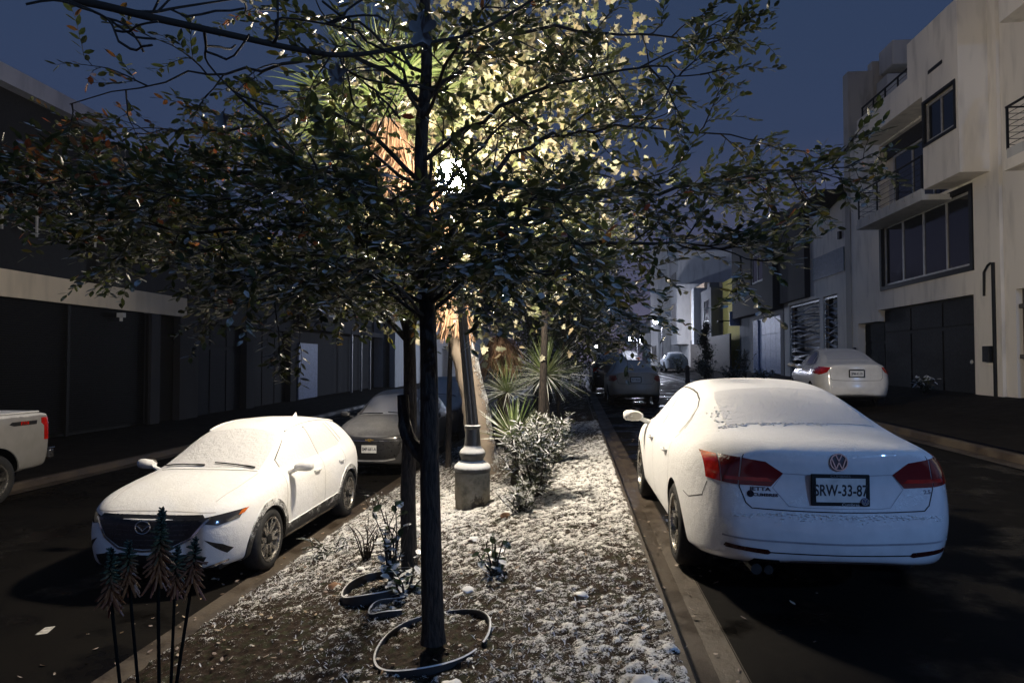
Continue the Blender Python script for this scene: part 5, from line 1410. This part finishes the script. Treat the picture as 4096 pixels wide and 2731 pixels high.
# ---- broad yellow leaved tree behind the lamp
YL = attrmat('maple_leaf', [(.16, .19, .07), (.34, .36, .20), (.50, .50, .34), (.58, .54, .40), (.44, .36, .22), (.22, .25, .10)], .6, trans=.4)
def maple(x, y, z, H, crown, nl, label, mat, size=.17, trunk=.07, seed=1, lobes=True, name='tree', sh=None, brk=None):
    random.seed(seed)
    t = thing(name, label, 'tree', (x, y, z)); m = MB(); lv = MB()
    top = Vector((sh or 0, 0, H)); pts = smooth([(0, 0, -.1), (random.uniform(-.08, .08), 0, H*.33), (random.uniform(-.1, .1)+(sh or 0)*.5, .05, H*.66), top], 5)
    m.tube(pts, [trunk*(1-.045*i) for i in range(len(pts))], 10)
    C, R = crown       # centre (local), radii
    C = Vector(C); R = Vector(R)
    clumps = []
    for k in range(26):
        v = rv().normalized()*random.random()**.45; c = C+Vector((v.x*R.x, v.y*R.y, v.z*R.z)); clumps.append(c)
        q = along(pts, random.uniform(.5, .98))[0]; bp = smooth([q, (q+c)/2+rv()*.1*R.x, c], 4)
        m.tube(bp, [trunk*.35*(1-.09*i) for i in range(len(bp))], 5, False)
    for i in range(nl):
        c = random.choice(clumps); v = rv()*.30; p = c+Vector((v.x*R.x*.75, v.y*R.y*.75, v.z*R.z*.75))
        d = (rv()+Vector((0, 0, -.5))).normalized(); nn = rv().normalized(); L = size*random.uniform(.6, 1.15); tn = random.random()
        if not lobes: leaf(lv, p, d, nn, L, L*.5, .1, tn); continue
        s = d.cross(nn); s.normalize(); u = s.cross(d); lv.tint = tn
        o = []
        for (a, b) in ((0, 0), (-.10, .34), (.18, .26), (.38, .52), (.50, .24), (.72, .26), (1, 0), (.72, -.26), (.50, -.24), (.38, -.52), (.18, -.26), (-.10, -.34)):
            o.append(lv.vert(p+d*L*a+s*L*b+u*L*(.12*abs(b)*2-.1*a*a)))
        cidx = lv.vert(p+d*L*.35)
        for k in range(12): lv.f.append((cidx, o[k], o[(k+1) % 12]))
    autosmooth(m.build('trunk', brk or RBARK, t), 60); lv.build('crown', mat, t, attr=True); return t
maple(-.55, 11.0, gz(-.55, 11.0), 5.8, ((-1.35, -.1, 5.2), (2.75, .95, 2.3)), 11500, 'broad leaved yellowing tree blazing in the light right behind the street lamp', YL, .14, .075, 2)
maple(-2.3, 12.2, gz(-2.3, 12.2), 4.6, ((0, 0, 3.6), (1.5, 1.5, 1.5)), 1500, 'broad leaved tree with drooping yellow brown leaves over the grey crossover', YL, .17, .06, 5)
DKL = attrmat('dark_leaf', [(.020, .030, .012), (.032, .045, .016), (.045, .055, .02)], .5, snow=.6, trans=.15, lo=.5, hi=.95)
maple(-.25, 13.2, gz(-.25, 13.2), 3.3, ((.35, 0, 3.1), (1.2, 1.3, 1.0)), 3600, 'thin trunked dark tree between the spiky plants and the grey saloon', DKL, .085, .05, 8, lobes=False)
maple(-1.0, 18, gz(-1, 18), 4.0, ((0.1, 0, 3.1), (1.5, 1.9, 2.0)), 8000, 'dense dark tree on the median beside the dusty grey saloon', DKL, .10, .09, 11, lobes=False)
maple(-.9, 25, gz(-.9, 25), 4.6, ((0.2, 0, 3.3), (2.0, 2.6, 2.5)), 8000, 'dense dark tree on the median past the grey saloon', DKL, .13, .10, 12, lobes=False)
maple(-.9, 34, gz(-.9, 34), 5.0, ((0.0, 0, 3.4), (1.9, 3.0, 2.7)), 6000, 'dark tree in front of the hidden cool lamp', DKL, .16, .10, 13, lobes=False)
maple(-.3, 43, gz(-.3, 43), 5.5, ((0.0, 0, 4.0), (2.3, 3.0, 2.5)), 5000, 'farthest leafy dark tree on the median', DKL, .20, .11, 14, lobes=False)
FARL = attrmat('far_leaf', [(.06, .065, .035), (.09, .09, .05)], .6)
for i, (x, y, h, lb) in enumerate(((4.0, 110, 5, 'hazy sparse tree at the far end of the road, left one'), (9.5, 102, 6.5, 'olive tree beside the tall pale block'), (6.5, 128, 6, 'hazy sparse tree closing the view of the street'), (-8, 120, 8, 'far tree behind the left row of houses'))):
    maple(x, y, .6, h, ((0, 0, h*.62), (h*.42, h*.42, h*.42)), 1600, lb, FARL, .30, .16, 30+i, lobes=False)

# ---- leaning palm behind the lamp
SKIRT = attrmat('dead_frond', [(.30, .17, .09), (.42, .26, .16), (.24, .14, .08)], .8, trans=.15)
FROND = attrmat('fan_frond', [(.06, .10, .025), (.12, .16, .05), (.16, .19, .08)], .45, snow=.55, trans=.25, lo=.6, hi=1.0)
PALMB = snowy('palm_bark', (.24, .195, .15), .85, .62, .95, nscale=24, amount=1.1, side=.72, sidedir=(.97, .1, 0), bumpd=.05, grain=.85)
def blades(m, c, n, L, wd, dirf, droop=.3, seg=5, tint=(0, 1)):
    for i in range(n):
        d = dirf(i); d.normalize(); l = L*random.uniform(.8, 1.1); m.tint = random.uniform(*tint)
        s = d.cross(Vector((0, 0, 1)))
        if s.length < .1: s = Vector((1, 0, 0))
        s.normalize(); s = (s+rv()*.25).normalized(); p = Vector(c); prev = None
        for k in range(seg+1):
            t = k/seg; w = wd*(1-t**1.6)*(.55+.9*min(1, t*3)*.5)
            u = s.cross(d).normalized()
            a, b, cc = m.vert(p+s*w/2), m.vert(p-s*w/2), m.vert(p-u*w*.22)
            if prev: m.f.append((prev[0], a, cc, prev[2])); m.f.append((prev[2], cc, b, prev[1]))
            prev = (a, b, cc); d = (d+Vector((0, 0, -droop*t/seg*2))).normalized(); p = p+d*l/seg
def palm():
    random.seed(31)
    base = Vector((-1.36, 10.3, gz(-1.36, 10.3)))
    t = thing('palm_tree', 'leaning palm with a shaggy brown skirt and a brightly lit rough trunk behind the lamp', 'palm', base)
    m = MB(); pts = smooth([(0, 0, -.1), (-.08, 0, .6), (-.24, 0, 1.5), (-.52, 0, 2.6), (-.82, .0, 3.9), (-1.25, 0, 5.0), (-1.6, 0, 5.6)], 8)
    n = 16; rings = []
    for i, p in enumerate(pts):
        r = (.25 if i < 2 else .235-.0022*i)*(1+.05*math.sin(i*2.1))
        rings.append([m.vert(p+Vector((math.cos(2*PI*k/n)*r*random.uniform(.88, 1.1), math.sin(2*PI*k/n)*r*random.uniform(.88, 1.1), random.uniform(-.02, .02)))) for k in range(n)])
    for i in range(len(rings)-1):
        for k in range(n): m.f.append((rings[i][k], rings[i][(k+1) % n], rings[i+1][(k+1) % n], rings[i+1][k]))
    autosmooth(m.build('trunk', PALMB, t), 50)
    sk = MB()
    for f in range(1100):
        tt = random.uniform(.46, 1); q, dd = along(pts, tt); a = random.uniform(0, 2*PI); o = Vector((math.cos(a), math.sin(a), 0))
        L = random.uniform(.35, .8)*(1 if tt > .75 else .6)
        leaf(sk, q+o*.20, o*.35+Vector((0, 0, -1))+rv()*.15, o, L, .035, .05, random.random())
    sk.build('skirt', SKIRT, t, attr=True)
    fr = MB(); top = pts[-1]
    for f in range(34):
        a = 2*PI*f/34*2.4; el = random.uniform(-.35, 1.1); o = Vector((math.cos(a)*math.cos(el), math.sin(a)*math.cos(el), math.sin(el)))
        hub = top+o*random.uniform(.7, 1.0); fr.tint = .3; fr.tube([top, hub], .015, 4)
        s = o.cross(Vector((0, 0, 1))).normalized()
        u = s.cross(o)
        def df(i, o=o, s=s): 
            g = -1.25+2.5*i/21; return o*math.cos(g)+s*math.sin(g)+rv()*.04
        blades(fr, hub, 22, .85, .045, df, .35, 4)
    fr.build('fronds', FROND, t, attr=True)
palm()
YUC = attrmat('yucca_blade', [(.07, .11, .03), (.12, .17, .05), (.20, .26, .09), (.30, .32, .15)], .45, snow=.8, trans=.15, lo=.35, hi=.8)
def yucca(x, y, h, L, n, label, seed, wd=.035, lo=-.35, droop=.2, skirt=False, trunk=.05, snowm=None):
    random.seed(seed)
    z = gz(x, y); t = thing('yucca', label, 'plant', (x, y, z)); m = MB()
    m.tube([(0, 0, -.05), (.02, 0, h*.5), (0, 0, h)], [trunk*1.2, trunk, trunk], 10); m.build('stem', RBARK, t, True)
    b = MB()
    def df(i):
        a = random.uniform(0, 2*PI); el = math.asin(random.uniform(math.sin(lo), 1)); return Vector((math.cos(a)*math.cos(el), math.sin(a)*math.cos(el), math.sin(el)))
    blades(b, (0, 0, h), n, L, wd, df, droop); b.build('leaves', YUC, t, attr=True)
    if skirt:
        sk = MB()
        for f in range(420):
            a = random.uniform(0, 2*PI); o = Vector((math.cos(a), math.sin(a), 0)); zz = h-random.uniform(0, .35)
            leaf(sk, Vector((0, 0, zz))+o*random.uniform(.05, .25), o*.45+Vector((0, 0, -1))+rv()*.12, o, random.uniform(.4, .8), .03, .05, random.random())
        sk.build('skirt', SKIRT, t, attr=True)
yucca(-.80, 9.05, .62, .62, 95, 'bright green sword leaved yucca right of the lamp, in front of the palm trunk', 41, .045, .05, .06)
yucca(-.50, 12.1, 1.35, .85, 330, 'round burst of thin spiky leaves left of the grey saloon', 42, .022, -.6, .22)
yucca(-1.25, 12.6, 1.15, .75, 170, 'thin leaved spiky plant between the palm trunk and the round burst', 43, .022, -.5, .22)
yucca(-1.5, 13.8, 2.35, .65, 150, 'tall spiky plant with a hanging brown skirt behind the palm', 44, .03, -.3, .3, True, .09)
BUSHL = attrmat('willow_leaf', [(.035, .05, .022), (.055, .07, .03), (.08, .09, .04)], .5, snow=.9, trans=.15, lo=.20, hi=.62)
def bush(x, y, H, R, n, label, seed, L=.10, w=.017, mat=None, droop=-.25, stems=16, z0=None, name='bush'):
    random.seed(seed)
    z = gz(x, y) if z0 is None else z0
    t = thing(name, label, 'plant', (x, y, z)); m = MB(); lv = MB()
    for s in range(stems):
        a = random.uniform(0, 2*PI); r = R*random.random()**.6; tip = Vector((math.cos(a)*r, math.sin(a)*r, H*random.uniform(.55, 1)))
        pts = smooth([(math.cos(a)*R*.08, math.sin(a)*R*.08, -.02), tip*.5+rv()*.03+Vector((0, 0, H*.08)), tip], 4); m.tube(pts, [.008*(1-.07*i) for i in range(len(pts))], 5)
        for g in range(n//stems):
            q, dd = along(pts, random.uniform(.18, 1)); o = rv(); o.z *= .4; o.normalize()
            leaf(lv, q, dd*.5+o+Vector((0, 0, droop*random.random()*2)), Vector((0, 0, 1))+rv()*.3, L*random.uniform(.7, 1.2), w*random.uniform(.8, 1.3), .15, random.random())
    m.build('stems', RBARK, t, True); lv.build('leaves', mat or BUSHL, t, attr=True); return t
bush(-.43, 7.85, .95, .44, 1500, 'long leaved bush dusted with snow right beside the lamp pedestal', 51, .12, .018, stems=34)
bush(-.28, 10.3, .82, .36, 1300, 'snow dusted leafy bush behind the bright yucca near the kerb', 52, .09, .018, stems=30)
bush(-.55, 7.3, .35, .40, 420, 'low snow dusted clump at the foot of the long leaved bush', 53, .10, .016, stems=16)
BROAD = attrmat('broad_leaf', [(.022, .045, .018), (.04, .07, .028), (.06, .09, .03)], .35, snow=.95, trans=.12, lo=.62, hi=.8)
bush(-1.50, 5.45, .74, .17, 70, 'broad leaved climbing shoots with snow caps around the second trunk', 54, .085, .065, BROAD, -.1, 12)
bush(-1.28, 5.05, .26, .26, 60, 'low broad leaved plant between the two trunks', 55, .085, .06, BROAD, -.1, 10)
bush(-.62, 5.3, .34, .22, 46, 'small broad leaved seedling right of the main trunk', 56, .075, .055, BROAD, -.1, 8)
TWG = attrmat('dry_twig_leaf', [(.12, .07, .04), (.2, .12, .07)], .8, snow=.4)
bush(-1.98, 6.3, .42, .20, 40, 'dry twiggy sprig at the left edge of the median', 57, .035, .02, TWG, -.1, 12)
bush(-2.55, 6.9, .14, .30, 90, 'flattened snowy weeds lapping over the left kerb', 58, .14, .014, BUSHL, -.3, 12)
bush(-2.8, 9.3, .20, .25, 80, 'small snowy weed clump by the rear wheel of the white crossover', 59, .06, .014, BUSHL, -.2, 12)
# ---- aloe with tall flower spikes in the near left corner
ALO = attrmat('aloe_floret', [(.02, .045, .035), (.05, .07, .035), (.15, .055, .025), (.26, .10, .03), (.20, .055, .04)], .5, trans=.1)
def aloe():
    random.seed(61)
    t = thing('aloe', 'tall aloe flower spikes with drooping orange florets in the near left corner', 'plant', (-1.25, 1.75, gz(-1.25, 1.75)))
    org = Vector((-1.25, 1.75, gz(-1.25, 1.75)))
    st = M('aloe_stalk', (.006, .006, .005), .95, spec=.1)
    for (u, v0, v1, y, ub) in ((378, 1165, 1318, 1.62, 372), (262, 1255, 1372, 1.66, 340), (302, 1240, 1328, 1.80, 350), (416, 1250, 1345, 1.88, 366), (455, 1232, 1325, 1.74, 372)):
        top = px(u, v0, y)-org; bot = px(u+(4 if u < 370 else -6), v1, y)-org; root = Vector((px(ub, 1640, y).x, y+.05, org.z+.0))-org
        pts = smooth([root+Vector((0, 0, -.03)), root.lerp(bot, .55)+Vector(((bot.x-root.x)*-.22+random.uniform(-.02, .02), 0, 0)), bot, top+Vector((random.uniform(-.008, .008), 0, 0))], 6); m = MB(); m.tube(pts, [.0055-.00012*i for i in range(len(pts))], 7)
        s = m.build('flower_stalk', st, t, True)
        f = MB(); ax = (top-bot); n = int(random.uniform(135, 190)*(v1-v0)/200)
        for i in range(n):
            k = i/n; p = bot+ax*(k*.98+.02); a = i*2.399; o = Vector((math.cos(a), math.sin(a), 0))
            L = (.046*(1-k)**1.2+.010)*random.uniform(.6, 1.25); dr = -1.7+2.5*k**.8
            w = .0085*(1-.35*k); d = (o+Vector((0, 0, dr))+rv()*.12).normalized(); f.tint = max(0, min(1, .85-k*1.05+random.uniform(-.15, .15)))
            f.tube([p, p+d*L*.55, p+d*L], [w*.35, w*.5, w*.25], 5)
        f.build('florets', ALO, s, attr=True)
    b = MB()
    def df(i): a = i*2.4; return Vector((math.cos(a), math.sin(a), .55))
    blades(b, (0, 0, .02), 18, .22, .05, df, .1); b.build('leaves', attrmat('aloe_leaf', [(.03, .05, .035), (.05, .08, .05)], .5), t, attr=True)
aloe()
# ---- plants by the right houses
TOP = attrmat('topiary_leaf', [(.012, .022, .010), (.022, .034, .014)], .6)
def topiary():
    random.seed(71); x, y = 7.3, 38.0; z = zwalk(x, y)
    t = thing('topiary', 'spiral clipped dark topiary on the pavement before the peach house', 'tree', (x, y, z)); m = MB(); m.tube([(0, 0, 0), (0, 0, 2.6)], .06, 8); m.build('trunk', RBARK, t)
    lv = MB()
    for i in range(3600):
        h = random.uniform(.3, 3.0); a = h*4.2; r = .42*(1.15-h/4.2); c = Vector((math.cos(a)*r*.45, math.sin(a)*r*.45, h)); p = c+rv()*.17*(1.3-h/4)
        leaf(lv, p, rv(), rv(), .09, .05, .1, random.random())
    lv.build('crown', TOP, t, attr=True)
topiary()
for i, (x, y, H, R, n, lb) in enumerate(((6.9, 35.5, 1.1, .9, 700, 'dark rounded shrub beneath the topiary'), (7.6, 32.6, .8, .8, 500, 'dark low shrub left of the pale blue garage door'), (8.3, 30.5, .6, .6, 420, 'snow flecked shrub nearest the white saloon on the driveway'), (8.6, 34.5, 1.6, .5, 400, 'tall loose shrub against the dark fence'), (7.2, 47, 1.3, .8, 500, 'pale snowy shrub far along the right kerb'), (9.9, 19.9, .45, .35, 160, 'small frosted weed at the foot of the cream pillar'))):
    bush(x, y, H, R, n, lb, 80+i, .16, .05, DKL if i in (0, 1, 3) else BUSHL, -.2, 20, z0=zwalk(x, y))
BN = thing('bollard', 'short brown concrete bollard at the kerb past the topiary', 'bollard', (6.15, 37, zroad(6.1, 37)))
m = MB(); m.lathe([(.14, 0), (.15, .1), (.12, .2), (.11, .75), (.14, .8), (.10, .92), (.02, .97)], 16); autosmooth(m.build('post', M('bollard_brown', (.12, .08, .06), .8), BN))

# ------------------------------------------------------------------ small things on the median
EDG = snowy('edging_rubber', (.03, .03, .032), .6, .55, .8, nscale=60, amount=.4, grain=.3)
def ring(cx, cy, rx, ry, h, label, a0=0, a1=2*PI, tilt=0):
    t = thing('edging_ring', label, 'garden edging', (cx, cy, gz(cx, cy))); m = MB(); n = 64; prev = None
    for i in range(n+1):
        a = a0+(a1-a0)*i/n; x, y = rx*math.cos(a), ry*math.sin(a); zz = gz(cx+x, cy+y)-gz(cx, cy)+.012*math.sin(3*a)+tilt*x
        o = Vector((math.cos(a), math.sin(a), 0)); c = Vector((x, y, zz))
        q = [m.vert(c+o*.004+Vector((0, 0, -.05))), m.vert(c+o*.008+Vector((0, 0, h-.012))), m.vert(c+o*.009+Vector((0, 0, h))), m.vert(c+o*.0+Vector((0, 0, h+.005))), m.vert(c-o*.007+Vector((0, 0, h))), m.vert(c-o*.006+Vector((0, 0, h-.012))), m.vert(c-o*.004+Vector((0, 0, -.05)))]
        if prev:
            for k in range(6): m.f.append((prev[k], q[k], q[k+1], prev[k+1]))
        prev = q
    autosmooth(m.build('band', EDG, t), 60)
ring(-.85, 4.05, .34, .44, .038, 'snow lined dark edging ring around the main tree', -.35, 5.75, .02)
ring(-1.55, 5.25, .27, .33, .075, 'taller dark edging ring around the second trunk', .3, 6.2)
ring(-1.30, 4.75, .16, .16, .04, 'small dark edging hoop between the two rings', 1.2, 5.4)
def rock(x, y, s, label, mat, seed, zz=None):
    random.seed(seed); bm = bmesh.new(); bmesh.ops.create_icosphere(bm, subdivisions=3, radius=s)
    for v in bm.verts:
        n = noise.fractal(v.co*(2.2/s)*.6+Vector((seed, 0, 0)), 1, 2, 3); v.co *= 1+.28*n; v.co.z *= .62
    me = bpy.data.meshes.new('rock'); bm.to_mesh(me); bm.free(); me.materials.append(mat)
    for p in me.polygons: p.use_smooth = True
    o = bpy.data.objects.new('rock', me); COL.objects.link(o); o.location = (x, y, gz(x, y)+s*.15); tag(o, label, 'rock', 'rocks on the median'); return o
RK = snowy('rock_snow', (.26, .17, .11), .85, .25, .8, nscale=30, amount=.8); RKB = snowy('rock_bare', (.26, .14, .075), .85, .9, 1.4, nscale=30)
rock(-2.02, 5.55, .060, 'bare brown rock at the left of the second ring', RKB, 1)
rock(-1.92, 5.95, .055, 'snowy stone behind the bare brown rock', RK, 2)
rock(-.62, 3.42, .065, 'snow covered rock in front of the main ring', RK, 3)
rock(.33, 3.28, .07, 'snow covered rock at the right kerb in the near corner', RK, 4)
rock(-.95, 6.35, .06, 'snowy stone in front of the lamp pedestal', RK, 5)
rock(-.72, 7.15, .07, 'brown stone at the foot of the long leaved bush', RKB, 6)
rock(.05, 4.55, .05, 'snow lump in the middle of the grass', RK, 7)
rock(-.78, 4.9, .055, 'pale stone just behind the main trunk', RK, 8)
rock(-.25, 4.75, .035, 'small pale stone behind the snow lump', RK, 9)
# grass and leaf litter under the snow: nobody could count it
GRL = attrmat('grass_blade', [(.03, .045, .014), (.05, .06, .02), (.06, .04, .022)], .7, snow=.95, lo=.10, hi=.55)
def grass():
    random.seed(91); m = MB(); n = 0
    while n < 15000:
        y = 2.0+random.random()**1.35*12; x = random.uniform(KL+.16, KR-.15)
        if cover(x, y)+.16*noise.noise(Vector((x*2.6, y*2.6, 1))) < random.uniform(.28, .62): continue
        n += 1; z = gz(x, y)+.008; a = random.uniform(0, 2*PI); d = Vector((math.cos(a), math.sin(a), random.uniform(.15, 1.0)))
        leaf(m, Vector((x, y, z)), d, Vector((0, 0, 1)), random.uniform(.018, .045), random.uniform(.004, .009), .2, random.random())
    tag(m.build('grass', GRL, attr=True), 'short frosted grass poking through the patchy snow on the median', 'grass', kind='stuff')
grass()
LIT = attrmat('litter_leaf', [(.10, .05, .025), (.20, .11, .05), (.30, .20, .08)], .75, snow=.35, lo=.6, hi=1.2)
def litter():
    random.seed(92); m = MB()
    for i in range(900):
        if i < 620: x = random.uniform(KL+.15, KR-.15); y = 2.2+random.random()**1.4*10; z = gz(x, y)+.022
        elif i < 760: x = KL-random.random()**2*1.0; y = random.uniform(3, 11); z = zl(x, y)+.006
        else: x = KR+random.random()**2*1.2; y = random.uniform(3, 14); z = zroad(x, y)+.006
        a = random.uniform(0, 2*PI); leaf(m, Vector((x, y, z)), Vector((math.cos(a), math.sin(a), random.uniform(-.1, .35))), Vector((0, 0, 1))+rv()*.3, random.uniform(.025, .055), random.uniform(.014, .028), -.15, random.random())
    tag(m.build('leaf_litter', LIT, attr=True), 'brown fallen leaves scattered over the median and gutters', 'leaves', kind='stuff')
litter()

# ------------------------------------------------------------------ thin night mist round the whole street
m = MB(); m.box((-120, -40, -2.6), (120, 430, 60))
hm = bpy.data.materials.new('haze'); hm.use_nodes = True; nt = hm.node_tree
nt.nodes.remove(nt.nodes['Principled BSDF']); v = nt.nodes.new('ShaderNodeVolumePrincipled')
v.inputs['Color'].default_value = (.85, .87, .92, 1); v.inputs['Density'].default_value = .0004; v.inputs['Anisotropy'].default_value = .3
nt.links.new(v.outputs[0], [q for q in nt.nodes if q.type == 'OUTPUT_MATERIAL'][0].inputs['Volume'])
h = m.build('haze', hm); tag(h, 'thin night mist hanging in the street air', 'haze', kind='stuff')
